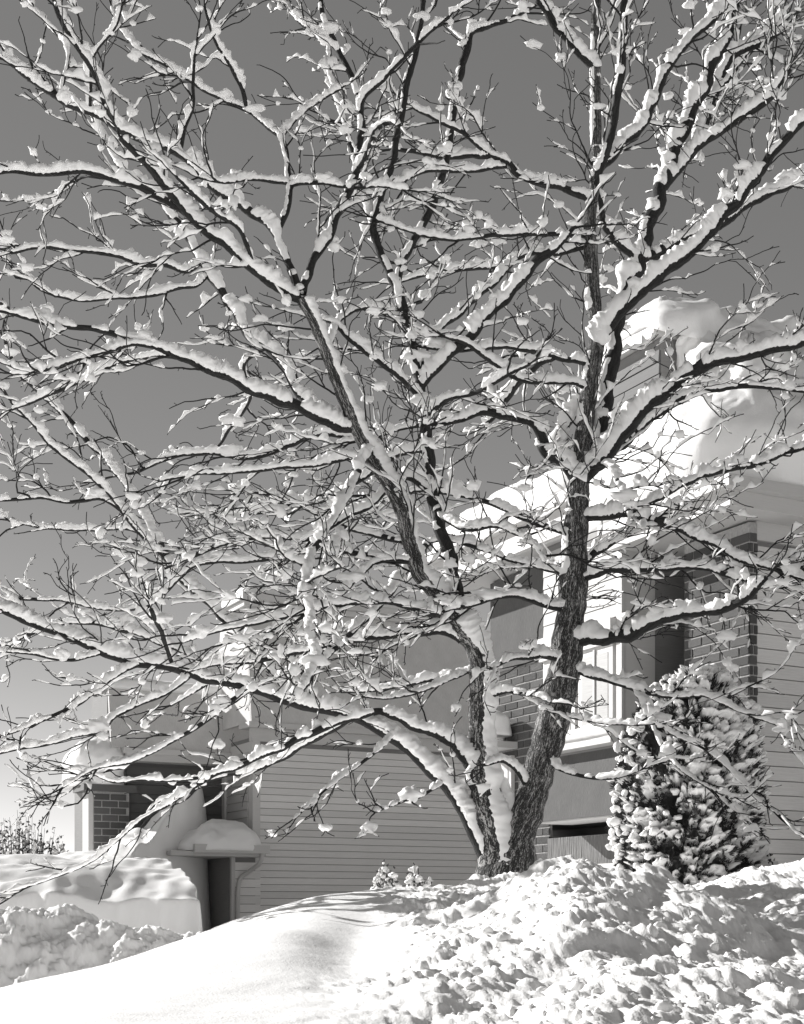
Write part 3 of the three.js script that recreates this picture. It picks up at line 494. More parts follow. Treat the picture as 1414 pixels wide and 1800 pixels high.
// [shift towards the camera at the tip, [x, y, r, ...] in photograph units at the limb's own distance]
const LIMBS = [
  // right stem, left stem, low left stem
  [0.0, [884, 1600, 80, 888, 1560, 60, 892, 1530, 48, 902, 1490, 38, 928, 1420, 29, 950, 1350, 27, 972, 1270, 28, 990, 1190, 28, 999, 1120, 27, 1006, 1050, 25, 1010, 980, 23, 1014, 900, 21, 1020, 830, 18, 1032, 725, 15, 1041, 650, 14, 1050, 590, 14, 1043, 525, 13, 1039, 450, 12, 1037, 380, 11, 1048, 300, 9, 1048, 200, 9, 1047, 115, 8, 1048, 40, 8, 1050, -40, 7], 1],
  [0.75, [880, 1545, 40, 872, 1470, 31, 857, 1400, 27, 849, 1330, 25, 847, 1270, 24, 849, 1200, 24, 847, 1165, 23, 834, 1128, 22, 812, 1098, 20, 788, 1070, 18, 760, 1035, 15, 738, 1005, 15, 722, 955, 14, 710, 905, 14, 690, 858, 14, 662, 815, 13, 634, 765, 13, 605, 700, 12, 576, 625, 11, 552, 565, 10, 530, 523, 10], 1],
  [0.5, [868, 1530, 20, 852, 1495, 17, 822, 1436, 14, 795, 1390, 13, 762, 1358, 12, 720, 1317, 12, 675, 1286, 11, 638, 1265, 10, 589, 1249, 10, 539, 1240, 10, 497, 1227, 10, 451, 1210, 10, 410, 1198, 10, 366, 1193, 10, 335, 1182, 10, 300, 1170, 10, 240, 1163, 10, 190, 1148, 9, 150, 1130, 9, 110, 1113, 8, 65, 1098, 8, 15, 1076, 7, -40, 1050, 6], 1],
  // right of the right stem
  [-0.5, [1022, 850, 13, 1048, 760, 13, 1066, 690, 14, 1082, 610, 13, 1092, 540, 13, 1108, 490, 13, 1128, 445, 13, 1145, 385, 12, 1160, 340, 12, 1175, 290, 12, 1200, 230, 11, 1225, 180, 11, 1252, 115, 10, 1278, 65, 9, 1290, 20, 9, 1300, -40, 8]],
  [0.4, [1046, 605, 12, 1072, 565, 14, 1127, 510, 12, 1187, 465, 11, 1237, 420, 10, 1272, 380, 10, 1307, 345, 9, 1332, 305, 9, 1374, 250, 8, 1430, 195, 7]],
  [-0.3, [1122, 455, 11, 1157, 445, 11, 1207, 415, 10, 1257, 395, 9, 1307, 362, 9, 1372, 330, 8, 1430, 300, 7]],
  [0.2, [1122, 456, 7, 1087, 425, 7, 1064, 395, 6, 1057, 355, 5, 1050, 330, 4]],
  [-0.5, [1172, 320, 9, 1215, 270, 9, 1240, 205, 8, 1265, 150, 8, 1300, 105, 8, 1340, 62, 8, 1385, 25, 7]],
  [0.2, [1262, 150, 6, 1290, 95, 7, 1330, 80, 6, 1380, 50, 5]],
  [0.3, [1210, 275, 7, 1237, 250, 7, 1287, 215, 7, 1342, 180, 7, 1390, 120, 6]],
  [0.4, [1044, 335, 7, 1060, 290, 7, 1068, 262, 7, 1079, 215, 7, 1089, 155, 7, 1094, 90, 7, 1097, 35, 7, 1098, -40, 6], 0, 0.35],
  [-0.4, [1050, 300, 8, 1067, 280, 9, 1107, 240, 9, 1132, 215, 9, 1152, 170, 8, 1167, 130, 8, 1197, 85, 7, 1247, 40, 7, 1280, 0, 6]],
  [0.1, [1047, 118, 8, 1027, 100, 8, 1002, 75, 7, 977, 45, 7, 945, 0, 6]],
  [0.5, [1026, 840, 12, 1067, 795, 13, 1107, 745, 13, 1147, 706, 13, 1187, 676, 12, 1232, 647, 11, 1272, 632, 10, 1322, 620, 10, 1372, 608, 9, 1430, 596, 8]],
  [-0.4, [1035, 835, 9, 1057, 812, 9, 1087, 788, 9, 1122, 757, 9, 1157, 725, 8, 1197, 700, 7, 1237, 686, 6, 1300, 680, 5, 1372, 682, 4, 1430, 690, 3]],
  [0.8, [1028, 820, 5, 1067, 818, 5, 1085, 842, 4, 1095, 870, 4, 1102, 900, 3]],
  [0.7, [1014, 912, 9, 1070, 904, 9, 1110, 902, 8, 1150, 915, 8, 1200, 932, 7, 1245, 950, 6, 1305, 983, 5, 1370, 1003, 4, 1420, 1020, 3]],
  [-0.7, [1105, 900, 6, 1147, 880, 6, 1180, 862, 6, 1205, 848, 6, 1257, 830, 6, 1317, 818, 6, 1372, 799, 6, 1430, 780, 5]],
  [0.6, [1010, 1020, 9, 1040, 1008, 8, 1067, 1000, 8, 1107, 1000, 8, 1157, 1000, 6, 1187, 996, 5, 1247, 1000, 5, 1282, 1012, 4, 1372, 1026, 3]],
  [-0.3, [1014, 1005, 8, 1040, 978, 7, 1075, 955, 6, 1105, 938, 4, 1130, 920, 3, 1165, 905, 2]],
  [0.9, [1002, 1128, 12, 1040, 1124, 12, 1087, 1119, 12, 1132, 1105, 11, 1157, 1090, 10, 1197, 1077, 9, 1257, 1075, 9, 1307, 1055, 8, 1327, 1040, 6, 1347, 1015, 5]],
  [0.7, [995, 1170, 7, 1025, 1182, 6, 1057, 1191, 6, 1090, 1203, 6, 1132, 1216, 5, 1187, 1225, 4, 1237, 1222, 3, 1287, 1245, 3, 1367, 1275, 2.5, 1400, 1290, 2]],
  [0.5, [1125, 1214, 4, 1145, 1240, 3.5, 1157, 1262, 3.5, 1182, 1290, 3, 1237, 1315, 3, 1282, 1352, 3, 1327, 1400, 2.5, 1372, 1434, 2]],
  [0.6, [1115, 1211, 3.5, 1147, 1275, 3, 1167, 1320, 3, 1207, 1360, 2.5, 1260, 1392, 2]],
  [0.5, [955, 1335, 5, 985, 1352, 4, 1027, 1365, 3.5, 1092, 1365, 2.5, 1130, 1352, 2]],
  [0.4, [975, 1255, 3, 1010, 1262, 3, 1067, 1271, 2.5, 1120, 1275, 2]],
  // left from the right stem
  [0.2, [1036, 350, 7, 1022, 345, 7, 987, 330, 6, 942, 320, 6, 907, 302, 6, 892, 287, 5, 857, 270, 5, 817, 236, 4, 782, 216, 4, 737, 195, 3, 700, 170, 2]],
  [0.3, [890, 292, 4, 832, 300, 4, 757, 300, 3.5, 707, 318, 3, 660, 340, 2]],
  [-0.3, [862, 274, 5, 837, 272, 6, 782, 275, 5, 725, 266, 4, 690, 262, 3]],
  [0.4, [1036, 414, 4, 957, 412, 4, 882, 412, 4, 787, 421, 3, 707, 402, 2.5, 660, 385, 2]],
  [-0.2, [1038, 430, 6, 987, 445, 5, 927, 447, 5, 887, 465, 4, 807, 475, 3.5, 737, 485, 3, 690, 500, 2]],
  [0.3, [1036, 640, 6, 1010, 632, 5, 982, 628, 5, 947, 618, 5, 882, 610, 4.5, 807, 615, 4, 737, 610, 3]],
  [-0.4, [975, 628, 5, 955, 634, 6, 922, 665, 6, 882, 715, 5, 860, 740, 4]],
  [0.4, [1040, 690, 5, 1015, 675, 4, 960, 672, 4, 910, 664, 5, 857, 628, 5, 820, 605, 4, 780, 590, 3]],
  [0.35, [1018, 850, 12, 990, 814, 12, 962, 792, 11, 948, 762, 9, 932, 741, 8, 890, 730, 8, 857, 723, 7, 825, 730, 6, 790, 742, 5, 750, 745, 4, 700, 755, 3, 650, 770, 3, 590, 780, 2]],
  [-0.3, [975, 800, 10, 985, 770, 10, 1000, 735, 9, 1016, 705, 8, 1022, 680, 6]],
  [-0.4, [1008, 945, 6, 977, 930, 5, 907, 905, 5, 857, 882, 4, 782, 866, 4, 730, 862, 3, 700, 870, 2]],
  [-0.3, [1004, 1010, 4, 960, 1000, 4, 902, 985, 4, 857, 968, 3.5, 787, 950, 3, 740, 955, 2]],
  [0.5, [1000, 1072, 8, 977, 1066, 7, 947, 1060, 6, 897, 1046, 5, 840, 1060, 4, 780, 1075, 3]],
  [0.6, [996, 1158, 6, 970, 1155, 6, 932, 1155, 5, 897, 1160, 4, 860, 1175, 3]],
  [0.3, [930, 1390, 5, 905, 1350, 4, 880, 1338, 4, 850, 1345, 3]],
  // crown of the left stem
  [0.4, [527, 524, 9, 490, 506, 9, 450, 476, 9, 420, 452, 9, 390, 426, 9, 345, 391, 8, 310, 362, 7, 260, 336, 6, 200, 313, 6, 140, 300, 5, 75, 307, 5, 15, 301, 4, -30, 310, 3]],
  [-0.2, [530, 515, 7, 505, 460, 7, 487, 412, 7, 455, 383, 8, 420, 358, 8, 380, 332, 8, 345, 300, 8, 315, 268, 7, 265, 248, 7, 213, 230, 7, 170, 203, 6, 120, 183, 6, 85, 158, 6, 55, 138, 6, 10, 105, 5]],
  [-0.6, [532, 515, 7, 555, 455, 7, 585, 400, 8, 605, 350, 8, 625, 300, 7, 634, 240, 7, 632, 175, 6, 612, 125, 6, 590, 75, 5, 572, 35, 5, 560, -20, 4], 0, 0.35],
  [0.3, [634, 200, 4, 640, 172, 4, 675, 140, 4, 705, 106, 4, 745, 65, 3.5, 790, 30, 3]],
  [0.4, [622, 305, 5, 638, 285, 5, 650, 255, 5, 662, 226, 5, 685, 214, 5, 705, 222, 4]],
  [0.2, [800, 1085, 13, 806, 1060, 12, 797, 1010, 12, 784, 960, 11, 770, 905, 11, 760, 860, 10, 757, 800, 9, 747, 735, 9, 738, 680, 9, 728, 620, 9, 712, 550, 8, 698, 510, 8, 675, 460, 7, 655, 405, 7, 662, 372, 7, 680, 320, 7, 692, 280, 6, 700, 230, 6, 712, 180, 6, 720, 130, 6, 737, 60, 5, 745, 0, 5], 0, 0.35],
  [0.3, [760, 868, 8, 738, 848, 8, 716, 838, 7, 692, 848, 6, 650, 890, 5, 610, 906, 5, 550, 945, 4, 475, 945, 4, 415, 950, 3, 345, 976, 3, 290, 1000, 2]],
  [-0.5, [699, 512, 7, 707, 458, 7, 737, 410, 7, 762, 350, 7, 782, 290, 7, 792, 240, 7, 802, 160, 7, 817, 100, 7, 832, 58, 6, 857, 45, 5, 885, 38, 4, 940, 10, 3], 0, 0.35],
  [0.1, [741, 678, 8, 780, 636, 8, 832, 585, 9, 870, 542, 9, 910, 500, 9, 950, 457, 8, 985, 430, 6, 1010, 400, 4]],
  [-0.3, [735, 650, 6, 757, 596, 6, 795, 560, 6, 832, 530, 6, 877, 487, 6, 910, 455, 4]],
  [0.3, [742, 700, 6, 700, 660, 6, 660, 630, 6, 620, 600, 5, 590, 570, 4, 560, 560, 3]],
  [0.6, [622, 752, 9, 595, 748, 10, 550, 727, 10, 500, 706, 10, 450, 687, 9, 400, 665, 8, 370, 650, 8, 320, 628, 7, 265, 606, 6, 210, 588, 6, 150, 576, 5, 90, 569, 5, 20, 549, 4, -30, 540, 3]],
  [0.3, [300, 617, 4, 240, 605, 4, 190, 617, 4, 130, 634, 3.5, 60, 655, 2.5]],
  [-0.3, [330, 632, 4, 285, 626, 4, 240, 632, 3, 200, 642, 3, 140, 670, 3, 85, 695, 3, 20, 720, 2.5]],
  [-0.5, [600, 745, 8, 550, 713, 8, 525, 690, 9, 500, 645, 9, 468, 610, 9, 440, 590, 8, 412, 545, 8, 380, 500, 8, 350, 452, 8, 322, 408, 7, 295, 370, 7, 262, 333, 7, 215, 298, 6, 190, 252, 6, 170, 205, 4]],
  [0.3, [345, 393, 6, 320, 362, 7, 295, 330, 7, 270, 300, 7, 240, 268, 6, 212, 240, 5]],
  [0.4, [215, 232, 5, 190, 190, 5, 172, 150, 5, 155, 110, 5, 130, 70, 5, 105, 30, 5, 90, -20, 4]],
  [0.3, [160, 198, 3, 160, 165, 3, 165, 100, 2.5, 205, 45, 2, 215, 10, 2]],
  [-0.3, [110, 175, 3, 110, 155, 3, 120, 85, 3, 90, 50, 3, 60, 15, 2.5]],
  [0.2, [317, 264, 4, 325, 222, 3.5, 340, 185, 3, 340, 145, 3, 342, 100, 2.5, 346, 70, 2]],
  [-0.4, [487, 412, 5, 503, 372, 5, 511, 335, 5, 506, 295, 5, 498, 250, 5, 485, 232, 5, 455, 210, 4, 430, 188, 4, 400, 178, 4, 365, 160, 4, 340, 145, 3.5, 305, 122, 3.5, 265, 100, 3.5, 235, 80, 3, 208, 42, 3, 195, 10, 2]],
  [0.3, [436, 194, 4, 425, 155, 4, 405, 115, 3.5, 385, 85, 3, 372, 55, 3, 360, 10, 2.5]],
  [0.3, [510, 326, 4, 560, 320, 3.5, 620, 330, 3, 665, 328, 2.5, 720, 335, 2]],
  [0.3, [508, 322, 4, 450, 315, 3.5, 390, 320, 3, 350, 312, 2]],
  [-0.2, [495, 240, 3.5, 530, 200, 3, 565, 175, 3, 600, 155, 2.5]],
  [-0.6, [656, 400, 5, 650, 375, 5, 635, 330, 5, 622, 270, 5, 605, 210, 5, 590, 165, 5, 580, 120, 4, 577, 78, 4, 560, 60, 4, 535, 45, 4, 510, 20, 3]],
  [0.4, [450, 478, 4, 420, 400, 4, 380, 375, 4, 350, 350, 4, 310, 310, 3]],
  [0.5, [352, 462, 4, 330, 478, 4, 290, 465, 5, 250, 465, 5, 210, 450, 4, 140, 440, 4, 70, 435, 3.5, 20, 445, 3]],
  [0.3, [365, 485, 4, 345, 500, 3.5, 320, 505, 4, 260, 520, 3.5, 190, 525, 3, 120, 525, 3, 60, 500, 2.5, 40, 460, 2, 15, 425, 2]],
  // low and middle left
  [0.6, [852, 1400, 16, 836, 1352, 14, 804, 1312, 11, 769, 1293, 9, 733, 1277, 8, 695, 1259, 7, 665, 1252, 6, 630, 1260, 6, 585, 1273, 6, 535, 1296, 6, 490, 1316, 6, 450, 1333, 5, 410, 1350, 5, 375, 1362, 5, 330, 1392, 4, 290, 1418, 4, 252, 1436, 3, 205, 1480, 2.2, 165, 1512, 2.2, 90, 1545, 2, 10, 1568, 1.6]],
  [0.3, [378, 1360, 4, 340, 1369, 3, 300, 1372, 3, 250, 1370, 3, 200, 1375, 2.5, 160, 1358, 2]],
  [-0.4, [625, 1260, 5, 564, 1294, 5, 521, 1318, 5, 480, 1342, 4, 440, 1358, 4, 395, 1364, 3, 350, 1375, 2.5]],
  [0.5, [335, 1186, 5, 300, 1215, 4, 260, 1232, 4, 215, 1252, 4, 172, 1284, 3.5, 130, 1295, 3, 75, 1310, 3, 15, 1320, 3, -20, 1330, 2]],
  [0.4, [305, 1172, 4, 285, 1115, 4, 265, 1070, 4]],
  [-0.2, [735, 985, 6, 690, 985, 5, 640, 975, 5, 580, 965, 5, 530, 970, 5, 500, 976, 5, 435, 985, 4, 380, 988, 4, 340, 994, 4, 310, 1020, 4, 265, 1062, 4, 240, 1070, 3, 200, 1072, 3, 165, 1067, 3, 115, 1055, 3, 75, 1055, 3, 10, 1050, 2.5]],
  [-0.5, [520, 1236, 7, 470, 1170, 7, 420, 1110, 8, 365, 1056, 8, 320, 1018, 7, 285, 963, 7, 262, 918, 6, 240, 883, 6, 215, 846, 6, 195, 816, 6, 165, 786, 5, 110, 726, 5, 70, 688, 5, 25, 643, 4, 10, 600, 3]],
  [0.4, [295, 985, 5, 262, 952, 5, 230, 918, 5, 200, 878, 4, 165, 840, 4, 125, 812, 4, 90, 783, 4, 55, 743, 3, 20, 705, 3]],
  [0.2, [238, 922, 4, 210, 895, 4, 175, 876, 4, 125, 882, 3.5, 75, 875, 3.5, 15, 879, 3, -20, 880, 2]],
  [-0.3, [262, 945, 3, 230, 930, 3, 175, 932, 3, 100, 930, 3, 60, 925, 2.5, 15, 915, 2.5]],
  [-0.6, [628, 770, 6, 560, 764, 5, 510, 783, 5, 440, 804, 5, 390, 799, 4, 325, 799, 4, 285, 811, 3, 240, 830, 3, 200, 838, 2]],
  [-0.2, [665, 812, 5, 620, 805, 4, 565, 815, 4, 500, 820, 4, 425, 830, 3.5, 350, 832, 3, 280, 846, 2.5]],
  [1.5, [655, 788, 6, 640, 805, 6, 620, 850, 6, 595, 900, 6, 570, 940, 6, 548, 975, 6, 538, 1020, 6, 545, 1075, 6, 548, 1125, 5, 556, 1160, 5, 538, 1200, 4, 530, 1215, 3]],
  [1.0, [600, 930, 5, 588, 962, 5, 574, 992, 5, 555, 1030, 4]],
  [1.2, [752, 955, 6, 715, 1000, 6, 673, 1057, 6, 634, 1096, 6, 605, 1125, 5, 570, 1160, 4, 540, 1195, 3]],
  [0.2, [735, 990, 5, 700, 985, 5, 655, 990, 4, 625, 1020, 4, 600, 1045, 4, 560, 1075, 3, 520, 1095, 2]],
  [0.3, [775, 1080, 8, 745, 1072, 7, 720, 1066, 6, 670, 1058, 5, 600, 1062, 5, 540, 1077, 4, 450, 1095, 4, 380, 1110, 3, 320, 1130, 2]],
  [0.1, [812, 1125, 8, 785, 1110, 8, 733, 1111, 7, 680, 1116, 7, 627, 1123, 6, 585, 1134, 6, 521, 1147, 5, 451, 1162, 4, 380, 1168, 3, 330, 1180, 2]],
  [-0.3, [838, 1180, 6, 820, 1181, 5, 769, 1191, 4, 716, 1202, 4, 663, 1213, 3.5, 600, 1216, 3]],
  [0.5, [820, 1182, 3.5, 751, 1211, 3, 688, 1227, 3, 640, 1225, 2]],
  [-0.2, [560, 1240, 4, 520, 1170, 4, 480, 1150, 4, 420, 1170, 3, 370, 1200, 3, 300, 1240, 2.5]],
  [0.7, [440, 1205, 4, 400, 1240, 4, 350, 1275, 4, 290, 1310, 3.5, 230, 1340, 3, 170, 1350, 2.5, 110, 1385, 2]],
  [0.5, [250, 1165, 4, 200, 1190, 4, 140, 1235, 3.5, 80, 1265, 3, 15, 1290, 2.5]],
  [-0.4, [400, 1200, 4, 330, 1150, 4, 270, 1125, 4, 190, 1100, 4, 120, 1095, 3, 40, 1120, 3, 0, 1130, 2]],
  [0.4, [180, 1148, 3.5, 120, 1160, 3, 60, 1150, 3, 10, 1145, 2.5]],
  [0.9, [640, 1266, 3.5, 690, 1290, 3, 680, 1305, 3, 650, 1330, 3, 610, 1360, 2.5, 560, 1400, 2, 530, 1428, 1.6]],
  [0.7, [780, 1375, 3, 740, 1400, 2.5, 700, 1412, 2, 660, 1428, 1.6]],
  [-0.7, [470, 610, 4, 430, 640, 3, 440, 700, 3, 400, 760, 3, 380, 790, 2]],
  [-0.5, [575, 620, 4, 600, 560, 4, 640, 540, 4, 690, 545, 3, 740, 530, 3]],
  [0.5, [745, 735, 5, 790, 700, 5, 840, 690, 4, 890, 660, 4, 930, 640, 3]],
  [-0.6, [757, 790, 5, 700, 800, 5, 650, 835, 4, 600, 860, 4, 540, 880, 3, 470, 900, 3, 400, 905, 2.5]],
  [0.8, [770, 905, 5, 820, 930, 5, 870, 925, 4, 930, 950, 3, 960, 990, 2.5]],
  [-0.4, [722, 955, 5, 680, 945, 5, 620, 930, 4, 560, 905, 4, 480, 870, 3, 420, 865, 2.5]],
  [0.4, [848, 1230, 5, 890, 1215, 4, 930, 1220, 3, 970, 1235, 2]],
];
const tree = group('snowy_tree', at(890, 1580, TD)); const T0 = tree.position.clone();
tag(tree, 'large bare multi-stemmed tree with snow plastered on every branch', 'tree');
const limbs = [];
for (const [dz, a, main, snowK = 1] of LIMBS) {
  const P = []; for (let k = 0; k < a.length; k += 3) P.push([a[k], a[k + 1], a[k + 2]]);
  let d0 = TD;
  if (limbs.length) {                                          // take the distance from the limb it grows out of
    let best = 1e9; for (const L of limbs) for (const q of L.px) { const e = Math.hypot(q[0] - P[0][0], q[1] - P[0][1]); if (e < best) { best = e; d0 = q[3]; } }
    if (best > 25) console.log('loose limb', P[0], best.toFixed(0));
  }
  let tot = 0; const cum = [0]; for (let k = 1; k < P.length; k++) { tot += Math.hypot(P[k][0] - P[k - 1][0], P[k][1] - P[k - 1][1]); cum.push(tot); }
  const pts = P.map((q, k) => { const d = d0 - dz * (main ? Math.pow(cum[k] / tot, 1.5) : cum[k] / tot); const v = at(q[0], q[1], d); return { v, r: q[2] / F * d }; });
  const c = new THREE.CatmullRomCurve3(pts.map(q => q.v), false, 'centripetal');
  const n = Math.max(8, Math.ceil(c.getLength() / 0.011)), S = [], R = [], px = [];
  for (let k = 0; k <= n; k++) {
    const t = k / n, v = c.getPoint(t), f = t * (pts.length - 1), i = Math.min(pts.length - 2, Math.floor(f)); const r = lerp(pts[i].r, pts[i + 1].r, f - i);
    const w = Math.min(1, k / 6) * (main ? 0.12 : 1);           // knots and small bends
    v.x += w * r * 0.45 * n3(v.x * 5, v.y * 5, v.z * 5 + limbs.length); v.y += w * r * 0.45 * n3(v.x * 5 + 9, v.y * 5, v.z * 5 + limbs.length);
    S.push(v); R.push(r * (1 + 0.10 * n3(v.x * 9, v.y * 9, v.z * 9))); px.push([v.x / -v.z * F + CX, HZ - (v.y - EY) / -v.z * F, r, -v.z]);
  }
  limbs.push({ S, R, px, main, snowK, id: limbs.length });
}
// snow lying on (or plastered against) a branch
const PL = V(-0.15, 0.1, 0.95).normalize(), PS = V(-0.9, 0.1, 0.2).normalize();
function snowOn(mb, S, R, o) {
  const N = S.length, sides = o.sides, base = mb.p.length / 3; let len = 0; let prev = null;
  for (let k = 0; k < N; k++) {
    const T = S[Math.min(N - 1, k + 1)].clone().sub(S[Math.max(0, k - 1)]).normalize();
    if (k) len += S[k].distanceTo(S[k - 1]);
    const steep = ss(0.80, 0.975, Math.abs(T.y)), Pd = o.dir ?? PL.clone().lerp(PS, steep);
    const Uv = V(0, 1, 0).addScaledVector(Pd, o.dir ? 1.6 : 0.5); Uv.addScaledVector(T, -Uv.dot(T));
    if (Uv.length() < 0.1) Uv.copy(Pd).addScaledVector(T, -Pd.dot(T)); Uv.normalize();
    if (prev) Uv.lerp(prev, 0.5).addScaledVector(T, -Uv.dot(T)).normalize(); prev = Uv;
    const B = T.clone().cross(Uv).normalize();
    const p = S[k], r = R[k], q = o.seed;
    let th = o.base(r) * Math.max(0.12, 0.72 + 0.5 * n3(p.x * 5 + q, p.y * 5, p.z * 5) + (o.bump ? 0.42 : 0.24) * n3(p.x * 17 + q, p.y * 17, p.z * 17) + (o.bump ?? 0) * ss(0.35, 0.8, n3(p.x * 11 - q, p.y * 11, p.z * 11))) * lerp(1, o.steepK, steep);
    const mask = ss(o.gap - 0.26, o.gap + 0.24, n3(p.x * o.gf + q * 3, p.y * o.gf, p.z * o.gf) + 0.45 * n3(p.x * o.gf * 2.7 + q, p.y * o.gf * 2.7, p.z * o.gf * 2.7));
    th *= mask; const end = Math.min(1, k / o.endk, (N - 1 - k) / 3); th *= Math.sqrt(Math.max(0, end));
    const on = th > 0.0015;
    const hu = on ? (th + r * 1.15) * 0.5 : r * 0.3, hb = on ? r * lerp(0.95, 0.72, steep) + th * 0.36 : r * 0.3;
    const off = on ? r + th - hu : 0;
    for (let s = 0; s < sides; s++) {
      const a = s / sides * 6.28318, ca = Math.cos(a), sa = Math.sin(a);
      let u = ca * hu + off, w = sa * hb;
      let x = p.x + Uv.x * u + B.x * w, y = p.y + Uv.y * u + B.y * w, z = p.z + Uv.z * u + B.z * w;
      if (on) {
        const e = (0.17 * n3(x * o.f1, y * o.f1, z * o.f1) + 0.13 * n3(x * o.f1 * 2.6, y * o.f1 * 2.6, z * o.f1 * 2.6) + 0.08 * n3(x * o.f1 * 6, y * o.f1 * 6, z * o.f1 * 6)) * (th + 0.006) * 1.6 * (0.4 + 0.6 * (ca + 1) / 2);
        x += (Uv.x * ca + B.x * sa) * e; y += (Uv.y * ca + B.y * sa) * e; z += (Uv.z * ca + B.z * sa) * e;
      }
      mb.v(x, y, z, s / sides * 6.28 * hb, len);
    }
  }
  for (let k = 0; k < N - 1; k++) for (let s = 0; s < sides; s++) { const a = base + k * sides + s, b = base + k * sides + (s + 1) % sides; mb.t(a, b, a + sides); mb.t(b, b + sides, a + sides); }
}
const toTree = mb => { const g = mb.geo(); g.translate(-T0.x, -T0.y, -T0.z); return g; };
for (const L of limbs) {
  const mb = new MB(); tube(mb, L.S, L.R, L.main ? 20 : 10, L.main ? 0.035 : 0.07, L.main ? 9 : 30);
  const big = L.main;
  const o = mesh(big ? 'trunk' : 'branch', toTree(mb), big && L.id < 2 ? M.trunk : M.bark, tree);
  const sm = new MB();
  let S = L.S, R = L.R;
  if (L.id === 0) {                                             // the foot of the right stem is only dusted
    const k = L.px.findIndex(q => q[1] < 1080); S = S.slice(k); R = R.slice(k);
  }
  const opt = { sides: 14, seed: L.id * 1.7, base: r => (0.021 + 0.80 * r) * (0.4 + 0.6 * L.snowK), steepK: 0.16, gap: L.id === 0 ? 0.05 : L.main ? -0.9 : L.snowK < 1 ? 0.0 : -0.5, gf: L.main ? 2.2 : 4.2, endk: 4, f1: 26 };
  if (L.id === 1) {                                             // smooth plastered snow low on the left stem, a thin strip higher up
    const k = L.px.findIndex(q => q[1] < 1090);
    snowOn(sm, S.slice(0, k + 2), R.slice(0, k + 2), { ...opt, base: r => 0.012 + 0.6 * r, steepK: 0.34, dir: V(0.70, 0.1, 0.70) });
    snowOn(sm, S.slice(k), R.slice(k), { ...opt, base: r => 0.012 + 0.7 * r, steepK: 0.3, dir: V(0.9, 0.3, -0.05) });
  } else snowOn(sm, S, R, opt);
  if (!sm.empty) mesh('branch_snow', toTree(sm), M.snowFine, o);
}
{ // snow filling the crotch between the stems and lumps caught in forks
  for (const [x, y, d, a, b, c] of [[888, 1432, 7.99, 0.058, 0.19, 0.05], [1060, 585, 7.95, 0.05, 0.075, 0.04]]) { const cs = new MB(); blob(cs, at(x, y, d), a, b, c, 0.16, 9, 28); mesh('fork_snow', toTree(cs), M.snowFine, tree); }
}
// twigs
const tw = new MB(), tsn = new MB(); let nt = 0;
function twig(p0, dir, len, r0, level, lit) {
  nt++;
  const seg = 0.018 + 0.008 * rnd(), n = Math.max(3, Math.round(len / seg)); const pts = [p0.clone()], rad = [r0]; const d = dir.clone().normalize(); const p = p0.clone();
  const q = rnd() * 100, cf = rr(2.5, 4.5), ca = rr(0.02, 0.06), home = dir.clone().normalize(); let kids = [];
  for (let k = 1; k <= n; k++) {
    const t = k / n;
    d.x += ca * n3(p.x * cf + q, p.y * cf, 1) + rr(-0.17, 0.17); d.y += ca * n3(p.x * cf + q, p.y * cf, 2) + rr(-0.17, 0.17) + 0.004; d.z += ca * 0.8 * n3(p.x * cf + q, p.y * cf, 3) + rr(-0.05, 0.05);
    if (rnd() < 0.16) { d.x += rr(-0.5, 0.5); d.y += rr(-0.5, 0.5); d.z += rr(-0.25, 0.25); }
    d.lerp(home, 0.05); d.normalize(); p.addScaledVector(d, len / n); pts.push(p.clone()); rad.push(lerp(r0, 0.0024, Math.pow(t, 0.8)));
    if (level < 2 && k > 1 && rnd() < (level === 0 ? 0.13 : 0.08)) kids.push([k, t]);
    else if (rnd() < 0.26) { // short spur with a bud
      const s = V(rr(-1, 1), rr(-0.6, 1), rr(-1, 1)).addScaledVector(d, 0.8).normalize(), l = rr(0.010, 0.028); const e = p.clone().addScaledVector(s, l);
      tube(tw, [p.clone(), p.clone().addScaledVector(s, l * 0.6), e], [0.0024, 0.0018, 0.0024], 3);
    }
  }
  tube(tw, pts, rad, level === 0 ? 5 : 4);
  const cover = rr(-0.5, 1.1);
  if (cover < 0.7) snowOn(tsn, pts, rad, { sides: 7, seed: q, base: r => 0.007 + 2.3 * r * rr(0.75, 1.25), steepK: 0.25, bump: 2.2, gap: cover, gf: 7, endk: 2, f1: 55 });
  for (const [k, t] of kids) {
    const side = V(rr(-1, 1), rr(-0.9, 1), rr(-0.5, 0.5)); const T = pts[k].clone().sub(pts[k - 1]).normalize(); side.addScaledVector(T, -side.dot(T)).normalize();
    const dd = T.multiplyScalar(rr(0.8, 1.2)).addScaledVector(side, rr(0.35, 0.8)); if (dd.y < -0.1) dd.y *= 0.6;
    twig(pts[k], dd, len * rr(0.35, 0.8) * (1 - 0.4 * t), Math.max(0.0022, rad[k] * 0.75), level + 1, lit);
    if (rnd() < 0.20) { const s = rr(0.009, 0.028); blob(tsn, pts[k].clone().add(V(0, s * 0.5, s * 0.1)), s * rr(0.9, 1.9), s * rr(0.7, 1.2), s * rr(0.8, 1.2), 0.42, 26, 11); }
  }
}
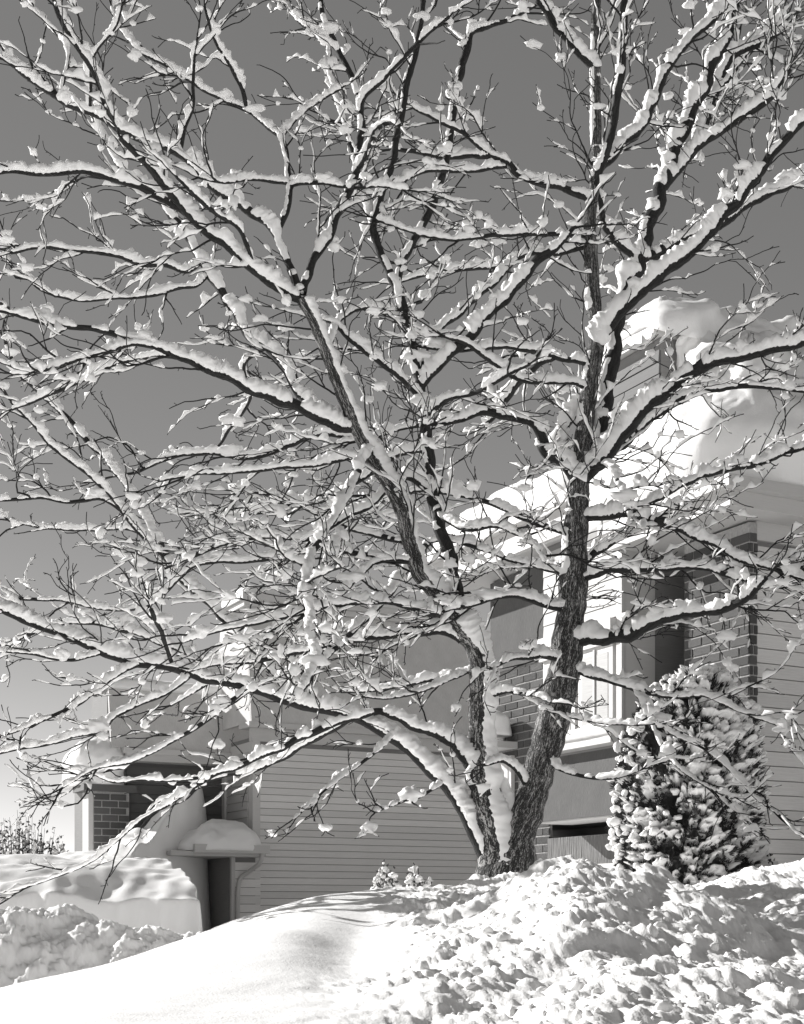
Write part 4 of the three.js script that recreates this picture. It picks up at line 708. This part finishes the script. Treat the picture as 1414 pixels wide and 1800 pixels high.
for (const L of limbs) {
  let acc = rr(0, 0.1);
  for (let k = 2; k < L.S.length; k++) {
    const step = L.S[k].distanceTo(L.S[k - 1]), [x, y, r] = L.px[k], t = k / L.S.length;
    if (x < -60 || x > 1480 || y < -60) continue;
    if (y > 1330 && r > 9) continue; if (L.main && y > 1200 && L.id !== 2) continue;
    const mid = Math.exp(-(((y - 900) / 240) ** 2)) * Math.exp(-(((x - 740) / 280) ** 2));   // the thick tangle in the middle
    let dens = (2.7 + 0.6 * mid) * (x > 980 && y < 1150 ? 1.6 : 1) * (r > 14 ? 0.55 : r > 9 ? 0.7 : 1) * (0.6 + 0.8 * t);
    if (y > 1280) dens *= 0.55; if (L.id === 0 && y < 500) dens *= 0.7;
    acc += step * dens;
    while (acc > 0.5) {
      acc -= rr(0.35, 0.65);
      const T = L.S[Math.min(L.S.length - 1, k + 1)].clone().sub(L.S[k - 1]).normalize();
      const s = V(rr(-1, 1), rr(-0.85, 0.9), rr(-0.6, 0.5)); s.addScaledVector(T, -s.dot(T)).normalize();
      const dir = T.multiplyScalar(rr(0.6, 1.2)).addScaledVector(s, rr(0.4, 0.95)); dir.normalize(); dir.y *= y > 650 ? 0.85 : 0.95; if (y > 650 && dir.y < -0.2) dir.y *= 0.7; dir.x += x < 760 ? -0.22 * mid : 0.1 * mid; dir.z -= 0.12 * mid;
      const len = rr(0.20, 0.85) * (r > 9 ? 1.05 : 0.9) * (0.85 + 0.35 * mid);
      twig(L.S[k].clone(), dir, len, rr(0.0046, 0.0072), 0);
      if (rnd() < 0.20) { const s2 = rr(0.014, 0.040) ; blob(tsn, L.S[k].clone().add(V(0, L.R[k] + s2 * 0.5, s2 * 0.4)), s2 * rr(0.9, 2.0), s2 * rr(0.7, 1.1), s2 * rr(0.8, 1.2), 0.42, 20, 14); }
    }
  }
  // the limb ends in a spray
  const e = L.S.length - 1, T = L.S[e].clone().sub(L.S[e - 3]).normalize();
  for (let k = 0; k < 2; k++) twig(L.S[e].clone(), T.clone().add(V(rr(-0.4, 0.4), rr(-0.3, 0.4), rr(-0.4, 0.4))), rr(0.15, 0.4), Math.min(L.R[e], 0.005), 0);
}
{ const o = mesh('twigs', toTree(tw), M.twig, tree); o.userData.kind = 'stuff'; const s = mesh('twig_snow', toTree(tsn), M.snowFine, tree); s.userData.kind = 'stuff'; }
console.log('limbs', limbs.length, 'twigs', nt, 'tris', tw.i.length / 3, tsn.i.length / 3);

// ---------------------------------------------------------------- arborvitae beside the brick corner
{
  const d = 9.6, c = at(1212, 1585, d), A = group('arborvitae', c); tag(A, 'dense dark cone-shaped evergreen shrub caked with snow by the brick corner', 'evergreen shrub');
  const Ht = 1.58, prof = t => 0.475 * Math.pow(Math.max(0, 1 - Math.pow(t, 4.2)), 0.62) * (0.90 + 0.10 * ss(0, 0.25, t)) + 0.01;
  const shape = (t, a) => { const r = prof(t); const x = Math.cos(a) * r, z = Math.sin(a) * r * 0.9; const k = 1 + 0.10 * n3(x * 3.2, t * 4.5, z * 3.2) + 0.10 * n3(x * 8, t * 11, z * 8); return V(x * k + 0.09 * (t - 0.4), t * Ht, z * k); };
  mesh('trunk', new THREE.CylinderGeometry(0.04, 0.06, 0.5, 8).translate(0, 0.1, 0), M.bark, A);
  // dark core
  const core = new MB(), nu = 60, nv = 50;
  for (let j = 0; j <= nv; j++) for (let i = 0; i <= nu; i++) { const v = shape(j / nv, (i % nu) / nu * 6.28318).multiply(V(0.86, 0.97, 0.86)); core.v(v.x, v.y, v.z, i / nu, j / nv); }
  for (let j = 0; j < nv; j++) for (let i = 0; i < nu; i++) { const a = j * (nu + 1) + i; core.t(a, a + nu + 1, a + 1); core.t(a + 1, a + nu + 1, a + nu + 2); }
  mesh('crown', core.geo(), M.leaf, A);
  // flat fans of scale leaves
  const lf = new MB();
  for (let k = 0; k < 7500; k++) {
    const t = Math.pow(rnd(), 1.15) * 0.98, a = rnd() * 6.28318; if (Math.sin(a) < -0.45) continue; const v = shape(t, a), o = V(Math.cos(a), 0.35, Math.sin(a)).add(V(rr(-0.6, 0.6), rr(-0.2, 0.9), rr(-0.6, 0.6))).normalize();
    const s = V(rr(-1, 1), rr(-1, 1), rr(-1, 1)); s.addScaledVector(o, -s.dot(o)).normalize(); const l = rr(0.03, 0.075);
    v.addScaledVector(o, -0.03);
    for (let q = 0; q < 4; q++) {                               // four little fingers per spray
      const dir = o.clone().addScaledVector(s, (q - 1.5) * 0.35).normalize(), w = s.clone().multiplyScalar(0.0055), b = v.clone().addScaledVector(dir, l * 0.15), e = v.clone().addScaledVector(dir, l * rr(0.8, 1.1)), m = b.clone().lerp(e, 0.55);
      const i0 = lf.v(b.x, b.y, b.z, 0, 0), i1 = lf.v(m.x + w.x, m.y + w.y, m.z + w.z, 1, 0.5), i2 = lf.v(e.x, e.y, e.z, 0, 1), i3 = lf.v(m.x - w.x, m.y - w.y, m.z - w.z, -1, 0.5); lf.t(i0, i1, i2); lf.t(i0, i2, i3);
    }
  }
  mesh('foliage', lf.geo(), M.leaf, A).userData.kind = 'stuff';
  // caked snow: a shell that comes through the foliage where the drifted snow is thick
  const sn = new MB(), mu = 260, mv = 220;
  for (let j = 0; j <= mv; j++) for (let i = 0; i <= mu; i++) {
    const t = Math.min(1, j / mv * 1.0), a = (i % mu) / mu * 6.28318; const v = shape(t, a); const o = V(Math.cos(a), 0.25 + 0.8 * t, Math.sin(a)).normalize();
    const side = Math.cos(a - 0.9);                             // the storm came from the right and the camera side
    let m = 0.38 * n3(v.x * 3.4 + 3, v.y * 5, v.z * 3.4) + 0.6 * n3(v.x * 9, v.y * 13, v.z * 9 + 4) + 0.42 * n3(v.x * 21, v.y * 25, v.z * 21) + 0.24 * side - 0.22 + 0.5 * ss(0.7, 1, t);
    // shelves: snow sits on the upper side of each tuft
    const e = lerp(-0.10, 0.050, ss(-0.22, 0.5, m)) + (m > 0.1 ? 0.012 * n3(v.x * 30, v.y * 30, v.z * 30) : 0);
    v.addScaledVector(o, e + 0.012); v.y -= Math.max(0, e) * 0.3; sn.v(v.x, v.y, v.z, i / mu * 3, v.y);
  }
  for (let j = 0; j < mv; j++) for (let i = 0; i < mu; i++) { const a = j * (mu + 1) + i; sn.t(a, a + mu + 1, a + 1); sn.t(a + 1, a + mu + 1, a + mu + 2); }
  for (let k = 0; k < 700; k++) { const t = Math.pow(rnd(), 1.1) * 0.95, a = rnd() * 6.28318; if (Math.sin(a) < -0.3 || Math.cos(a - 0.9) > rr(0.1, 0.9)) continue; const v = shape(t, a), s = rr(0.010, 0.032); blob(sn, v.addScaledVector(V(Math.cos(a), 0.3, Math.sin(a)), 0.03), s * rr(0.8, 1.5), s * rr(0.7, 1.1), s, 0.3, 24, 9); }
  mesh('caked_snow', sn.geo(), M.snowFine, A).userData.kind = 'stuff';
}
// low snow-covered shrub to the right of it, shrub tips behind the mound, far shrub at the left
function shrub(name, c, w, h, n, leafS, leafMat, snowN, label, cat, snowS = 0.018) {
  const S = group(name, c); tag(S, label, cat); const st = new MB(), lf = new MB(), sn = new MB();
  for (let k = 0; k < n; k++) {
    const a = rnd() * 6.28, r = Math.sqrt(rnd()) * w, hh = h * (1 - 0.6 * (r / w) ** 2) * rr(0.55, 1); const tip = V(Math.cos(a) * r, hh, Math.sin(a) * r * 0.8);
    const p = [V(tip.x * 0.15, 0, tip.z * 0.15), V(tip.x * 0.7 + rr(-0.02, 0.02), hh * 0.55, tip.z * 0.7), tip]; tube(st, p, [0.006, 0.0045, 0.002], 4);
    for (let q = 0; q < 9; q++) { const t = rr(0.35, 1), b = p[1].clone().lerp(tip, (t - 0.35) / 0.65).add(V(rr(-1, 1), rr(-1, 1), rr(-1, 1)).multiplyScalar(leafS * 0.9)); const u = V(rr(-1, 1), rr(-0.3, 1), rr(-1, 1)).normalize(), s = V(rr(-1, 1), rr(-1, 1), rr(-1, 1)).cross(u).normalize(); const e = b.clone().addScaledVector(u, leafS), m = b.clone().addScaledVector(u, leafS * 0.5); const i = lf.v(b.x, b.y, b.z, 0, 0), j = lf.v(m.x + s.x * leafS * 0.28, m.y + s.y * leafS * 0.28, m.z + s.z * leafS * 0.28, 1, 0), l = lf.v(e.x, e.y, e.z, 1, 1), o = lf.v(m.x - s.x * leafS * 0.28, m.y - s.y * leafS * 0.28, m.z - s.z * leafS * 0.28, 0, 1); lf.t(i, j, l); lf.t(i, l, o); }
    for (let q = 0; q < snowN; q++) { const t = rr(0.3, 1.02), b = p[1].clone().lerp(tip, (t - 0.3) / 0.7).add(V(rr(-1, 1), rr(0, 1), rr(-1, 1)).multiplyScalar(leafS * 0.5)); const s = snowS * rr(0.5, 1.3); blob(sn, b, s * rr(0.8, 1.4), s, s * rr(0.8, 1.3), 0.3, 26, 8); }
  }
  mesh('stems', st.geo(), M.twig, S).userData.kind = 'stuff'; mesh('leaves', lf.geo(), leafMat, S).userData.kind = 'stuff'; if (snowN) mesh('shrub_snow', sn.geo(), M.snowFine, S).userData.kind = 'stuff';
}
shrub('low_shrub', at(1335, 1560, 9.7).setY(EY + 0.14), 0.12, 0.30, 40, 0.05, M.leaf, 5, 'small snow-capped evergreen shrub at the foot of the clapboard wall', 'shrub', 0.03);
shrub('small_shrub', at(680, 1590, 8.9).setY(EY - 0.1), 0.12, 0.43, 70, 0.03, M.leafFar, 7, 'taller of the two frosted shrub tips poking up behind the snow mound', 'shrub', 0.016);
shrub('small_shrub', at(733, 1592, 9.0).setY(EY - 0.1), 0.14, 0.385, 70, 0.03, M.leafFar, 7, 'lower frosted shrub tip right of its taller twin behind the mound', 'shrub', 0.016);
shrub('far_shrub', at(45, 1560, 19.5).setY(EY - 0.6), 0.95, 2.0, 700, 0.06, M.leafFar, 2, 'leafy grey shrub far behind the drift at the left edge', 'shrub', 0.025);

renderer.render(scene, camera);
